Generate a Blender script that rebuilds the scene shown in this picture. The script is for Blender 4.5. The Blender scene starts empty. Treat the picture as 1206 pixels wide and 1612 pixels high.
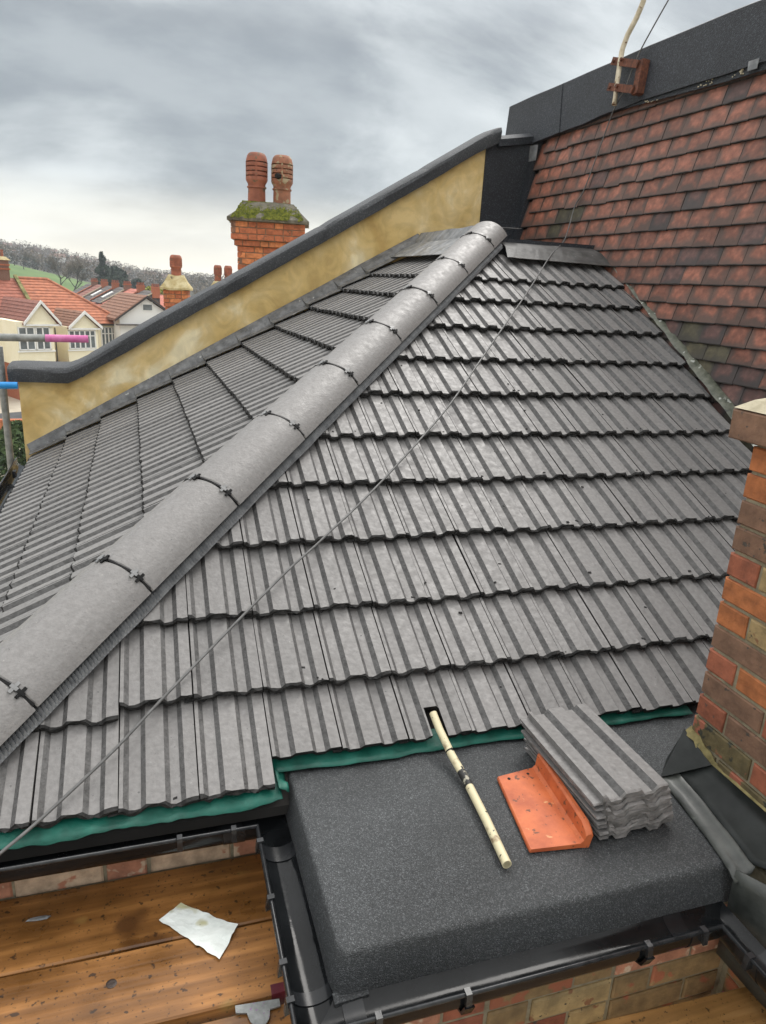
import bpy, bmesh, math, random
from mathutils import Vector, Matrix, noise as mnoise
random.seed(7)
R = math.radians
scene = bpy.context.scene
COL = scene.collection

# ------------------------------------------------------------------ camera
cam_data = bpy.data.cameras.new('camera')
cam = bpy.data.objects.new('camera', cam_data); COL.objects.link(cam)
CX = Vector((0.954200042, -0.294527653, 0.052495149))      # right
CF = Vector((0.296229885, 0.905628656, -0.303454434))      # forward
CU = Vector((0.041834611, 0.305106865, 0.951398794))       # up
cam.matrix_world = Matrix(((CX.x, CU.x, -CF.x, 0.787), (CX.y, CU.y, -CF.y, -1.579), (CX.z, CU.z, -CF.z, 1.287), (0, 0, 0, 1)))
cam_data.sensor_fit = 'VERTICAL'; cam_data.sensor_height = 24.0
cam_data.lens = 1113.1 / 1612 * 24.0
cam_data.clip_start = 0.05; cam_data.clip_end = 6000
scene.camera = cam

# ------------------------------------------------------------------ sky and sun (overcast)
world = bpy.data.worlds.new('World'); scene.world = world; world.use_nodes = True
wn = world.node_tree; wn.nodes.clear()
SUN_EL, SUN_AZ = R(52), R(42)          # azimuth from +Y towards +X
def N(tree, kind, **kw):
    n = tree.nodes.new(kind)
    for k, v in kw.items(): setattr(n, k, v)
    return n
def ramp(tree, pts, interp='LINEAR'):
    n = tree.nodes.new('ShaderNodeValToRGB'); cr = n.color_ramp; cr.interpolation = interp
    while len(cr.elements) < len(pts): cr.elements.new(0.5)
    for e, (p, c) in zip(cr.elements, pts):
        e.position = p; e.color = (c, c, c, 1) if not isinstance(c, tuple) else (c[0], c[1], c[2], 1)
    return n
def math_n(tree, op, a=None, b=None, clamp=False):
    n = tree.nodes.new('ShaderNodeMath'); n.operation = op; n.use_clamp = clamp
    for i, v in enumerate((a, b)):
        if v is None: continue
        if isinstance(v, (int, float)): n.inputs[i].default_value = v
        else: tree.links.new(v, n.inputs[i])
    return n.outputs[0]
def mixc(tree, fac, a, b, blend='MIX'):
    n = tree.nodes.new('ShaderNodeMix'); n.data_type = 'RGBA'; n.blend_type = blend
    for sock, v in ((0, fac), (6, a), (7, b)):
        if isinstance(v, (int, float)): n.inputs[sock].default_value = v
        elif isinstance(v, tuple): n.inputs[sock].default_value = (v[0], v[1], v[2], 1)
        else: tree.links.new(v, n.inputs[sock])
    return n.outputs[2]
wl = wn.links
sky = N(wn, 'ShaderNodeTexSky', sky_type='NISHITA', sun_disc=False, sun_elevation=SUN_EL, sun_rotation=SUN_AZ)
geo = N(wn, 'ShaderNodeTexCoord')
sep = N(wn, 'ShaderNodeSeparateXYZ'); wl.new(geo.outputs['Generated'], sep.inputs[0])
zc = math_n(wn, 'MAXIMUM', sep.outputs[2], 0.0)
den = math_n(wn, 'ADD', zc, 0.48)
px = math_n(wn, 'DIVIDE', sep.outputs[0], den); py = math_n(wn, 'DIVIDE', sep.outputs[1], den)
comb = N(wn, 'ShaderNodeCombineXYZ'); wl.new(px, comb.inputs[0]); wl.new(py, comb.inputs[1])
mp = N(wn, 'ShaderNodeMapping'); wl.new(comb.outputs[0], mp.inputs[0])
mp.inputs['Scale'].default_value = (0.8, 1.35, 1.0); mp.inputs['Location'].default_value = (5.5, 9.1, 0.0)
n1 = N(wn, 'ShaderNodeTexNoise'); wl.new(mp.outputs[0], n1.inputs['Vector'])
n1.inputs['Scale'].default_value = 1.5; n1.inputs['Detail'].default_value = 7; n1.inputs['Roughness'].default_value = 0.57; n1.inputs['Distortion'].default_value = 0.35
n2 = N(wn, 'ShaderNodeTexNoise'); wl.new(mp.outputs[0], n2.inputs['Vector'])
n2.inputs['Scale'].default_value = 4.5; n2.inputs['Detail'].default_value = 5; n2.inputs['Roughness'].default_value = 0.55
f1 = ramp(wn, [(0.41, 0.0), (0.59, 1.0)], 'EASE'); wl.new(n1.outputs[0], f1.inputs[0])
f2 = ramp(wn, [(0.35, 0.0), (0.68, 1.0)], 'EASE'); wl.new(n2.outputs[0], f2.inputs[0])
cf = math_n(wn, 'ADD', math_n(wn, 'MULTIPLY', f1.outputs[0], 0.68), math_n(wn, 'MULTIPLY', f2.outputs[0], 0.32))
cloud = mixc(wn, cf, (0.40, 0.445, 0.48), (0.97, 1.03, 1.04))
neu = ramp(wn, [(0.25, 0.0), (0.6, 0.85)]); wl.new(zc, neu.inputs[0])
cloud = mixc(wn, neu.outputs[0], cloud, (0.70, 0.69, 0.675))
# overcast luminance: pale warm band low down, brighter again towards the zenith
hz = ramp(wn, [(0.0, 1.0), (0.05, 0.62), (0.12, 0.0)], 'EASE'); wl.new(zc, hz.inputs[0])
cloud2 = mixc(wn, math_n(wn, 'MULTIPLY', hz.outputs[0], 0.8), cloud, (1.75, 1.63, 1.34))
zen = ramp(wn, [(0.0, 0.22), (0.28, 0.22), (0.55, 0.64), (1.0, 0.95)]); wl.new(zc, zen.inputs[0])
gain = math_n(wn, 'MULTIPLY', zen.outputs[0], 2.3)
cl3 = N(wn, 'ShaderNodeVectorMath', operation='SCALE'); wl.new(cloud2, cl3.inputs[0]); wl.new(gain, cl3.inputs['Scale'])
skys = N(wn, 'ShaderNodeVectorMath', operation='SCALE'); wl.new(sky.outputs[0], skys.inputs[0]); skys.inputs['Scale'].default_value = 0.1
fin = mixc(wn, 0.95, skys.outputs[0], cl3.outputs[0])
bg = N(wn, 'ShaderNodeBackground'); wl.new(fin, bg.inputs[0]); bg.inputs[1].default_value = 1.0
wo = N(wn, 'ShaderNodeOutputWorld'); wl.new(bg.outputs[0], wo.inputs[0])

sd = bpy.data.lights.new('sun', 'SUN'); sd.energy = 1.35; sd.angle = R(28); sd.color = (1.0, 0.965, 0.92)
sun = bpy.data.objects.new('sun', sd); COL.objects.link(sun)
sdir = Vector((math.sin(SUN_AZ) * math.cos(SUN_EL), math.cos(SUN_AZ) * math.cos(SUN_EL), math.sin(SUN_EL)))
sun.rotation_euler = sdir.to_track_quat('Z', 'Y').to_euler(); sun.location = (0, 0, 30)

vs = scene.view_settings
vs.view_transform = 'Standard'; vs.look = 'None'; vs.exposure = 0.72; vs.gamma = 1.0; vs.use_curve_mapping = False

# ------------------------------------------------------------------ materials
def new_mat(name):
    m = bpy.data.materials.new(name); m.use_nodes = True
    t = m.node_tree; b = t.nodes['Principled BSDF']
    return m, t, b
def mat(name, c1, c2=None, scale=8.0, rough=0.7, rough2=None, bump=0.3, bscale=None, detail=6, rnd=0.0, metal=0.0,
        spec=0.5, coat=0.0, bdist=0.004, spots=None, stretch=None, ramp_pts=(0.35, 0.65)):
    """two-tone noise material in object space; rnd = brightness change from one object to the next"""
    m, t, b = new_mat(name); L = t.links
    c2 = c2 or tuple(min(1, v * 1.25) for v in c1)
    tc = N(t, 'ShaderNodeTexCoord'); vec = tc.outputs['Object']
    oi = N(t, 'ShaderNodeObjectInfo')
    add = N(t, 'ShaderNodeVectorMath', operation='MULTIPLY_ADD')
    L.new(vec, add.inputs[0]); add.inputs[1].default_value = stretch or (1, 1, 1)
    cx = N(t, 'ShaderNodeCombineXYZ'); L.new(math_n(t, 'MULTIPLY', oi.outputs['Random'], 37.0), cx.inputs[0]); L.new(math_n(t, 'MULTIPLY', oi.outputs['Random'], 91.0), cx.inputs[1])
    L.new(cx.outputs[0], add.inputs[2]); vec = add.outputs[0]
    nz = N(t, 'ShaderNodeTexNoise'); L.new(vec, nz.inputs['Vector']); nz.inputs['Scale'].default_value = scale; nz.inputs['Detail'].default_value = detail; nz.inputs['Roughness'].default_value = 0.6
    rp = ramp(t, [(ramp_pts[0], 0.0), (ramp_pts[1], 1.0)]); L.new(nz.outputs[0], rp.inputs[0])
    col = mixc(t, rp.outputs[0], c1, c2)
    if spots:      # (colour, scale, threshold)
        for sc, ss, th in spots:
            sn = N(t, 'ShaderNodeTexNoise'); L.new(vec, sn.inputs['Vector']); sn.inputs['Scale'].default_value = ss; sn.inputs['Detail'].default_value = 3
            sr = ramp(t, [(th, 0.0), (min(1, th + 0.05), 1.0)]); L.new(sn.outputs[0], sr.inputs[0])
            col = mixc(t, sr.outputs[0], col, sc)
    if rnd:
        v = math_n(t, 'ADD', math_n(t, 'MULTIPLY', oi.outputs['Random'], 2 * rnd), 1 - rnd)
        sv = N(t, 'ShaderNodeVectorMath', operation='SCALE'); L.new(col, sv.inputs[0]); L.new(v, sv.inputs['Scale']); col = sv.outputs[0]
    L.new(col, b.inputs['Base Color'])
    if rough2 is None: b.inputs['Roughness'].default_value = rough
    else:
        r2 = N(t, 'ShaderNodeTexNoise'); L.new(vec, r2.inputs['Vector']); r2.inputs['Scale'].default_value = scale * 0.6; r2.inputs['Detail'].default_value = 4
        mr = N(t, 'ShaderNodeMapRange'); L.new(r2.outputs[0], mr.inputs[0]); mr.inputs[1].default_value = 0.35; mr.inputs[2].default_value = 0.65; mr.inputs[3].default_value = rough; mr.inputs[4].default_value = rough2
        L.new(mr.outputs[0], b.inputs['Roughness'])
    b.inputs['Metallic'].default_value = metal; b.inputs['Specular IOR Level'].default_value = spec; b.inputs['Coat Weight'].default_value = coat
    b.inputs['Coat Roughness'].default_value = 0.15
    if bump:
        bn = N(t, 'ShaderNodeTexNoise'); L.new(vec, bn.inputs['Vector']); bn.inputs['Scale'].default_value = bscale or scale * 3; bn.inputs['Detail'].default_value = 5
        bp = N(t, 'ShaderNodeBump'); bp.inputs['Strength'].default_value = bump; bp.inputs['Distance'].default_value = bdist
        L.new(bn.outputs[0], bp.inputs['Height']); L.new(bp.outputs[0], b.inputs['Normal'])
    return m
M = {}
M['tile'] = mat('concrete_tile_face', (0.136, 0.130, 0.126), (0.180, 0.173, 0.168), scale=60, rough=0.40, rough2=0.62, bump=0.5, bscale=60, rnd=0.13, spec=0.42, bdist=0.004, detail=9, spots=[((0.075, 0.073, 0.072), 75, 0.70), ((0.27, 0.265, 0.26), 60, 0.735)])
M['tile_rib_shaded'] = mat('concrete_tile_rib_side_shaded', (0.062, 0.060, 0.059), (0.112, 0.109, 0.107), scale=45, rough=0.75, bump=0.9, bscale=120, rnd=0.1)  # grainy rib sides; their shading is put into the darker colour
M['tile_edge_shaded'] = mat('concrete_tile_edge_shaded', (0.011, 0.011, 0.011), (0.032, 0.031, 0.030), scale=40, rough=0.8, bump=0.9, bscale=90, rnd=0.1, spec=0.2)  # near-black: shadow under the tile tails put into the edge colour
M['tile_raw'] = mat('concrete_tile_raw_edge', (0.11, 0.105, 0.10), (0.20, 0.19, 0.185), scale=35, rough=0.8, bump=0.9, bscale=90, rnd=0.1)
M['ridge'] = mat('ridge_concrete', (0.152, 0.145, 0.140), (0.192, 0.184, 0.178), scale=60, rough=0.42, rough2=0.6, bump=0.55, bscale=130, detail=9, rnd=0.06, bdist=0.003, spots=[((0.10, 0.097, 0.094), 85, 0.69), ((0.28, 0.27, 0.25), 70, 0.72)])
M['black_plastic'] = mat('black_plastic', (0.004, 0.004, 0.004), (0.009, 0.009, 0.010), scale=20, rough=0.6, bump=0.05, spec=0.15)
M['clip_lit'] = mat('clip_plastic_lit', (0.12, 0.12, 0.12), (0.2, 0.2, 0.2), scale=30, rough=0.3, bump=0.05)  # lit copy of the black clip plastic, the light put into its colour
M['clip'] = mat('clip_plastic', (0.004, 0.004, 0.004), (0.009, 0.009, 0.009), scale=30, rough=0.6, bump=0.05, spec=0.15)
M['pleat'] = mat('pleated_hip_strip', (0.09, 0.094, 0.10), (0.18, 0.185, 0.19), scale=30, rough=0.4, bump=0.2)
M['membrane'] = mat('green_membrane', (0.0, 0.055, 0.038), (0.002, 0.105, 0.074), scale=14, rough=0.45, rough2=0.7, bump=0.5, bscale=40, bdist=0.006)
M['lead'] = mat('grey_lead', (0.12, 0.125, 0.13), (0.25, 0.255, 0.26), scale=16, rough=0.35, rough2=0.6, bump=0.5, bscale=30, metal=0.25, spots=[((0.42, 0.42, 0.40), 22, 0.66)])
M['lead_old'] = mat('weathered_dark_lead', (0.035, 0.034, 0.032), (0.085, 0.083, 0.08), scale=14, rough=0.55, bump=0.6, bscale=40, spots=[((0.22, 0.22, 0.21), 30, 0.70)])
M['lead_mid'] = mat('dull_lead', (0.075, 0.076, 0.077), (0.17, 0.172, 0.174), scale=18, rough=0.42, rough2=0.6, bump=0.8, bscale=34, bdist=0.008, metal=0.2, spots=[((0.36, 0.36, 0.34), 26, 0.67)])
M['lead_mossy'] = mat('mossy_lead', (0.045, 0.050, 0.034), (0.12, 0.124, 0.095), scale=24, rough=0.5, bump=0.7, bscale=40, spots=[((0.36, 0.37, 0.34), 20, 0.64), ((0.02, 0.022, 0.016), 26, 0.66)])
M['lead_side'] = mat('greenish_lead_sheet', (0.018, 0.020, 0.018), (0.075, 0.08, 0.072), scale=5, rough=0.35, rough2=0.5, bump=0.4, bscale=12, bdist=0.01, spots=[((0.13, 0.14, 0.125), 9, 0.64)])
M['lead_dark'] = mat('black_lead_sheet', (0.008, 0.010, 0.0095), (0.020, 0.023, 0.022), scale=9, rough=0.38, rough2=0.55, bump=0.25, bscale=14, bdist=0.01, spec=0.22)
def felt_mat(name, base, hi, gscale, speck):
    m, t, b = new_mat(name); L = t.links
    tc = N(t, 'ShaderNodeTexCoord')
    big = N(t, 'ShaderNodeTexNoise'); L.new(tc.outputs['Object'], big.inputs['Vector']); big.inputs['Scale'].default_value = 2.5; big.inputs['Detail'].default_value = 4
    vo = N(t, 'ShaderNodeTexVoronoi'); L.new(tc.outputs['Object'], vo.inputs['Vector']); vo.inputs['Scale'].default_value = gscale
    wht = N(t, 'ShaderNodeTexWhiteNoise'); L.new(vo.outputs['Position'], wht.inputs['Vector'])
    gr = ramp(t, [(0.0, 0.0), (0.72, 0.25), (0.95, 0.7), (1.0, 1.0)]); L.new(wht.outputs['Value'], gr.inputs[0])
    c = mixc(t, gr.outputs[0], base, hi)
    br = ramp(t, [(0.3, 0.75), (0.7, 1.25)]); L.new(big.outputs[0], br.inputs[0])
    c = mixc(t, 1.0, c, br.outputs[0], 'MULTIPLY')
    L.new(c, b.inputs['Base Color']); b.inputs['Roughness'].default_value = 0.62; b.inputs['Specular IOR Level'].default_value = speck
    bp = N(t, 'ShaderNodeBump'); bp.inputs['Strength'].default_value = 0.9; bp.inputs['Distance'].default_value = 0.0022
    L.new(vo.outputs['Distance'], bp.inputs['Height']); bp.invert = True
    bp2 = N(t, 'ShaderNodeBump'); bp2.inputs['Strength'].default_value = 0.25; bp2.inputs['Distance'].default_value = 0.02
    L.new(big.outputs[0], bp2.inputs['Height']); L.new(bp.outputs[0], bp2.inputs['Normal']); L.new(bp2.outputs[0], b.inputs['Normal'])
    return m
M['felt'] = felt_mat('mineral_felt', (0.023, 0.025, 0.0265), (0.115, 0.121, 0.125), 400, 0.45)
M['felt_blue'] = felt_mat('blue_black_felt', (0.010, 0.012, 0.016), (0.050, 0.056, 0.066), 170, 0.4)
M['felt_coping'] = felt_mat('coping_felt', (0.022, 0.024, 0.027), (0.085, 0.09, 0.097), 170, 0.5)
# yellow render on the parapet
def render_mat():
    m, t, b = new_mat('yellow_cement_render'); L = t.links
    tc = N(t, 'ShaderNodeTexCoord')
    a = N(t, 'ShaderNodeTexNoise'); L.new(tc.outputs['Object'], a.inputs['Vector']); a.inputs['Scale'].default_value = 1.9; a.inputs['Detail'].default_value = 7; a.inputs['Distortion'].default_value = 1.3
    r1 = ramp(t, [(0.30, (0.45, 0.30, 0.10)), (0.44, (0.57, 0.41, 0.165)), (0.55, (0.64, 0.49, 0.24)), (0.66, (0.76, 0.66, 0.43))]); L.new(a.outputs[0], r1.inputs[0])
    c = N(t, 'ShaderNodeTexNoise'); L.new(tc.outputs['Object'], c.inputs['Vector']); c.inputs['Scale'].default_value = 6; c.inputs['Detail'].default_value = 4; c.inputs['Distortion'].default_value = 2.0
    r2 = ramp(t, [(0.4, 0.92), (0.6, 1.08)]); L.new(c.outputs[0], r2.inputs[0])
    L.new(mixc(t, 1.0, r1.outputs[0], r2.outputs[0], 'MULTIPLY'), b.inputs['Base Color']); b.inputs['Roughness'].default_value = 0.8
    d = N(t, 'ShaderNodeTexNoise'); L.new(tc.outputs['Object'], d.inputs['Vector']); d.inputs['Scale'].default_value = 60; d.inputs['Detail'].default_value = 5
    bp = N(t, 'ShaderNodeBump'); bp.inputs['Strength'].default_value = 0.4; bp.inputs['Distance'].default_value = 0.004; L.new(d.outputs[0], bp.inputs['Height'])
    bp2 = N(t, 'ShaderNodeBump'); bp2.inputs['Strength'].default_value = 0.45; bp2.inputs['Distance'].default_value = 0.02; L.new(a.outputs[0], bp2.inputs['Height']); L.new(bp.outputs[0], bp2.inputs['Normal'])
    L.new(bp2.outputs[0], b.inputs['Normal'])
    return m
M['render'] = render_mat()
# hanging clay tile: red heart, sooty margins (weathering pattern of each tile)
def hang_mat(name, red, dark, moss=None):
    m, t, b = new_mat(name); L = t.links
    tc = N(t, 'ShaderNodeTexCoord'); oi = N(t, 'ShaderNodeObjectInfo')
    s = N(t, 'ShaderNodeSeparateXYZ'); L.new(tc.outputs['Object'], s.inputs[0])
    off = N(t, 'ShaderNodeCombineXYZ'); L.new(math_n(t, 'MULTIPLY', oi.outputs['Random'], 53.0), off.inputs[0]); L.new(math_n(t, 'MULTIPLY', oi.outputs['Random'], 29.0), off.inputs[2])
    va = N(t, 'ShaderNodeVectorMath', operation='ADD'); L.new(tc.outputs['Object'], va.inputs[0]); L.new(off.outputs[0], va.inputs[1])
    nz = N(t, 'ShaderNodeTexNoise'); L.new(va.outputs[0], nz.inputs['Vector']); nz.inputs['Scale'].default_value = 30; nz.inputs['Detail'].default_value = 5
    nb = N(t, 'ShaderNodeTexNoise'); L.new(va.outputs[0], nb.inputs['Vector']); nb.inputs['Scale'].default_value = 12; nb.inputs['Detail'].default_value = 3
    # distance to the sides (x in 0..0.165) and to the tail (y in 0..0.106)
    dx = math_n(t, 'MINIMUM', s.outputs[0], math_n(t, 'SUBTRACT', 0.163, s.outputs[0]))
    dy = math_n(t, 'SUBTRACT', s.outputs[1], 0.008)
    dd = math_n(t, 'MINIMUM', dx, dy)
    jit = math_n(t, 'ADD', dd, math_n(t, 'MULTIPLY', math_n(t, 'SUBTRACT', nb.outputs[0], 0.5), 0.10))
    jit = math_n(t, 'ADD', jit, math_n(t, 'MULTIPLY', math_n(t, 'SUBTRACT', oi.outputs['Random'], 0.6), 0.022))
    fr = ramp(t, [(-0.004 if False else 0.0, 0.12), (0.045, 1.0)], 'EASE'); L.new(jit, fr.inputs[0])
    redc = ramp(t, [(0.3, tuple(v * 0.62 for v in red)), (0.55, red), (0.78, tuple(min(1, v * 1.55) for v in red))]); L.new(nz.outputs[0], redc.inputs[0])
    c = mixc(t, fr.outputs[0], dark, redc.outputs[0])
    v = math_n(t, 'ADD', math_n(t, 'MULTIPLY', math_n(t, 'FRACT', math_n(t, 'MULTIPLY', oi.outputs['Random'], 7.31)), 0.5), 0.78)
    sv = N(t, 'ShaderNodeVectorMath', operation='SCALE'); L.new(c, sv.inputs[0]); L.new(v, sv.inputs['Scale'])
    L.new(sv.outputs[0], b.inputs['Base Color']); b.inputs['Roughness'].default_value = 0.6
    bp = N(t, 'ShaderNodeBump'); bp.inputs['Strength'].default_value = 0.5; bp.inputs['Distance'].default_value = 0.003
    L.new(nz.outputs[0], bp.inputs['Height']); L.new(bp.outputs[0], b.inputs['Normal'])
    return m
M['hang'] = hang_mat('clay_hanging_tile', (0.222, 0.083, 0.053), (0.075, 0.050, 0.040))
M['hang_dark'] = hang_mat('sooty_hanging_tile', (0.10, 0.050, 0.042), (0.035, 0.031, 0.030))
M['hang_moss'] = hang_mat('mossy_hanging_tile', (0.072, 0.062, 0.036), (0.040, 0.036, 0.028))
M['hang_edge'] = mat('hanging_tile_edge', (0.02, 0.017, 0.016), (0.04, 0.034, 0.03), scale=30, rough=0.8, bump=0.3)
M['dark_gap'] = mat('dark_battens', (0.02, 0.018, 0.016), scale=10, rough=0.9, bump=0)
# bricks
def bm_(n, c, **k): return mat(n, tuple(v * 0.52 * (1.3 if n.startswith('far') else 1) for v in c), tuple(min(1, v * 0.92 * (1.3 if n.startswith('far') else 1)) for v in c), scale=22, rough=0.8, bump=0.7, bscale=60, rnd=0.14, bdist=0.004, **k)
M['brick_red'] = bm_('brick_red', (0.33, 0.105, 0.055), spots=[((0.07, 0.05, 0.04), 45, 0.66)])
M['brick_orange'] = bm_('brick_orange', (0.44, 0.15, 0.05), spots=[((0.12, 0.05, 0.03), 40, 0.68)])
M['brick_brown'] = bm_('brick_brown', (0.225, 0.125, 0.078), spots=[((0.06, 0.05, 0.04), 45, 0.64)])
M['brick_purple'] = bm_('brick_purple', (0.265, 0.115, 0.08), spots=[((0.09, 0.07, 0.055), 40, 0.64)])
M['brick_stock'] = bm_('brick_yellow_stock', (0.42, 0.30, 0.14), spots=[((0.03, 0.025, 0.02), 48, 0.64), ((0.20, 0.09, 0.04), 30, 0.62)])
M['brick_pale'] = bm_('brick_pale_pink', (0.66, 0.48, 0.33), spots=[((0.40, 0.17, 0.10), 18, 0.58)])
M['brick_pink'] = bm_('brick_pink_red', (0.56, 0.25, 0.15), spots=[((0.55, 0.42, 0.30), 20, 0.60)])
M['brick_mossy'] = bm_('brick_mossy', (0.13, 0.10, 0.045), spots=[((0.26, 0.085, 0.05), 20, 0.56), ((0.03, 0.03, 0.02), 36, 0.62)])
M['brick_stain'] = bm_('brick_stained', (0.29, 0.19, 0.085), spots=[((0.30, 0.10, 0.05), 16, 0.56)])
M['mortar'] = mat('mortar', (0.17, 0.145, 0.095), (0.27, 0.235, 0.16), scale=30, rough=0.9, bump=0.8, bscale=80)
M['mortar_yellow'] = mat('yellow_mortar_fillet', (0.10, 0.082, 0.030), (0.23, 0.19, 0.08), scale=25, rough=0.9, bump=0.8, bscale=50, spots=[((0.06, 0.06, 0.03), 30, 0.64)])
M['mortar_pale'] = mat('pale_mortar', (0.30, 0.265, 0.18), (0.46, 0.41, 0.30), scale=20, rough=0.9, bump=0.7, bscale=50)
M['far_red'] = bm_('far_brick_red', (0.40, 0.125, 0.055), spots=[((0.16, 0.07, 0.04), 14, 0.62)])
M['far_orange'] = bm_('far_brick_orange', (0.50, 0.18, 0.07))
M['far_dark'] = bm_('far_brick_dark', (0.19, 0.10, 0.065))
M['far_mortar'] = mat('far_mortar', (0.15, 0.11, 0.075), (0.24, 0.18, 0.12), scale=15, rough=0.9)
M['pot'] = mat('terracotta_pot', (0.19, 0.06, 0.032), (0.33, 0.11, 0.06), scale=9, rough=0.7, bump=0.4, bscale=40, rnd=0.12, spots=[((0.14, 0.10, 0.06), 11, 0.60)])
M['pot_old'] = mat('weathered_pot', (0.17, 0.075, 0.042), (0.30, 0.12, 0.065), scale=9, rough=0.75, bump=0.6, bscale=40, spots=[((0.30, 0.24, 0.15), 12, 0.56), ((0.04, 0.03, 0.022), 16, 0.66)])
M['soot_and_shade'] = mat('soot_and_shade_black', (0.008, 0.006, 0.006), scale=10, rough=0.95, bump=0)  # soot in the flues; elsewhere black painted for the shade inside holes
M['cement_old'] = mat('old_cement_flaunching', (0.075, 0.07, 0.05), (0.165, 0.15, 0.115), scale=16, rough=0.9, bump=0.9, bscale=30, bdist=0.012)
M['cement_yellow'] = mat('lichened_flaunching', (0.33, 0.25, 0.10), (0.52, 0.45, 0.27), scale=9, rough=0.9, bump=0.7, bscale=25, bdist=0.01, spots=[((0.14, 0.12, 0.07), 16, 0.64)])
M['moss'] = mat('moss', (0.055, 0.07, 0.008), (0.19, 0.20, 0.026), scale=20, rough=0.95, bump=0.9, bscale=60, bdist=0.01, rnd=0.2)
# timber
def timber(name, c1, c2, wet=True):
    m, t, b = new_mat(name); L = t.links
    tc = N(t, 'ShaderNodeTexCoord'); oi = N(t, 'ShaderNodeObjectInfo')
    off = N(t, 'ShaderNodeCombineXYZ'); L.new(math_n(t, 'MULTIPLY', oi.outputs['Random'], 13.0), off.inputs[0]); L.new(math_n(t, 'MULTIPLY', oi.outputs['Random'], 7.0), off.inputs[1])
    va = N(t, 'ShaderNodeVectorMath', operation='ADD'); L.new(tc.outputs['Object'], va.inputs[0]); L.new(off.outputs[0], va.inputs[1])
    mp_ = N(t, 'ShaderNodeMapping'); L.new(va.outputs[0], mp_.inputs[0]); mp_.inputs['Scale'].default_value = (1.6, 26, 26)
    g = N(t, 'ShaderNodeTexNoise'); L.new(mp_.outputs[0], g.inputs['Vector']); g.inputs['Scale'].default_value = 1.6; g.inputs['Detail'].default_value = 7; g.inputs['Distortion'].default_value = 0.2
    big = N(t, 'ShaderNodeTexNoise'); L.new(va.outputs[0], big.inputs['Vector']); big.inputs['Scale'].default_value = 4.2; big.inputs['Detail'].default_value = 5
    gr = ramp(t, [(0.3, tuple(v * 0.68 for v in c1)), (0.5, c1), (0.75, c2)]); L.new(g.outputs[0], gr.inputs[0])
    br = ramp(t, [(0.3, 0.5), (0.5, 0.92), (0.7, 1.3)]); L.new(big.outputs[0], br.inputs[0])
    c = mixc(t, 1.0, gr.outputs[0], br.outputs[0], 'MULTIPLY')
    for sc, th, colr in ((55, 0.63, (0.012, 0.009, 0.007)), (7, 0.68, (0.28, 0.17, 0.05)), (120, 0.655, (0.01, 0.009, 0.008)), (5, 0.68, (0.06, 0.024, 0.008))):
        sn = N(t, 'ShaderNodeTexNoise'); L.new(va.outputs[0], sn.inputs['Vector']); sn.inputs['Scale'].default_value = sc; sn.inputs['Detail'].default_value = 2
        sr = ramp(t, [(th, 0.0), (th + 0.07, 0.8)]); L.new(sn.outputs[0], sr.inputs[0]); c = mixc(t, sr.outputs[0], c, colr)
    L.new(c, b.inputs['Base Color'])
    mr = N(t, 'ShaderNodeMapRange'); L.new(big.outputs[0], mr.inputs[0]); mr.inputs[1].default_value = 0.35; mr.inputs[2].default_value = 0.65; mr.inputs[3].default_value = 0.24; mr.inputs[4].default_value = 0.58
    L.new(mr.outputs[0], b.inputs['Roughness']); b.inputs['Specular IOR Level'].default_value = 0.4
    bp = N(t, 'ShaderNodeBump'); bp.inputs['Strength'].default_value = 0.45; bp.inputs['Distance'].default_value = 0.004; L.new(g.outputs[0], bp.inputs['Height']); L.new(bp.outputs[0], b.inputs['Normal'])
    return m
M['board'] = timber('wet_scaffold_board', (0.215, 0.093, 0.025), (0.38, 0.175, 0.052))
M['board_pale'] = timber('dry_scaffold_board', (0.30, 0.155, 0.05), (0.46, 0.26, 0.10))
M['board_red'] = mat('red_painted_end', (0.075, 0.004, 0.012), (0.13, 0.01, 0.02), scale=20, rough=0.5, bump=0.3)
M['knot'] = mat('board_knot', (0.014, 0.007, 0.004), (0.04, 0.018, 0.008), scale=40, rough=0.5, bump=0.3)
M['gutter'] = mat('black_gutter_plastic', (0.004, 0.0045, 0.005), (0.009, 0.010, 0.011), scale=9, rough=0.05, rough2=0.20, bump=0.06, bscale=30, bdist=0.004, spec=0.22)
M['gutter_union'] = mat('gutter_union_plastic', (0.008, 0.009, 0.010), (0.017, 0.018, 0.020), scale=8, rough=0.15, rough2=0.3, bump=0.1, spec=0.3)
M['gutter_rim'] = mat('gutter_rim_plastic', (0.010, 0.011, 0.012), (0.025, 0.026, 0.028), scale=30, rough=0.25, bump=0.1, spec=0.4)
M['orange_clay'] = mat('orange_clay', (0.34, 0.072, 0.022), (0.52, 0.13, 0.04), scale=14, rough=0.6, bump=0.35, bscale=50, spots=[((0.13, 0.045, 0.02), 50, 0.635), ((0.55, 0.27, 0.12), 26, 0.68), ((0.05, 0.03, 0.02), 90, 0.70)])
M['clay_hole'] = M['soot_and_shade']
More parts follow.
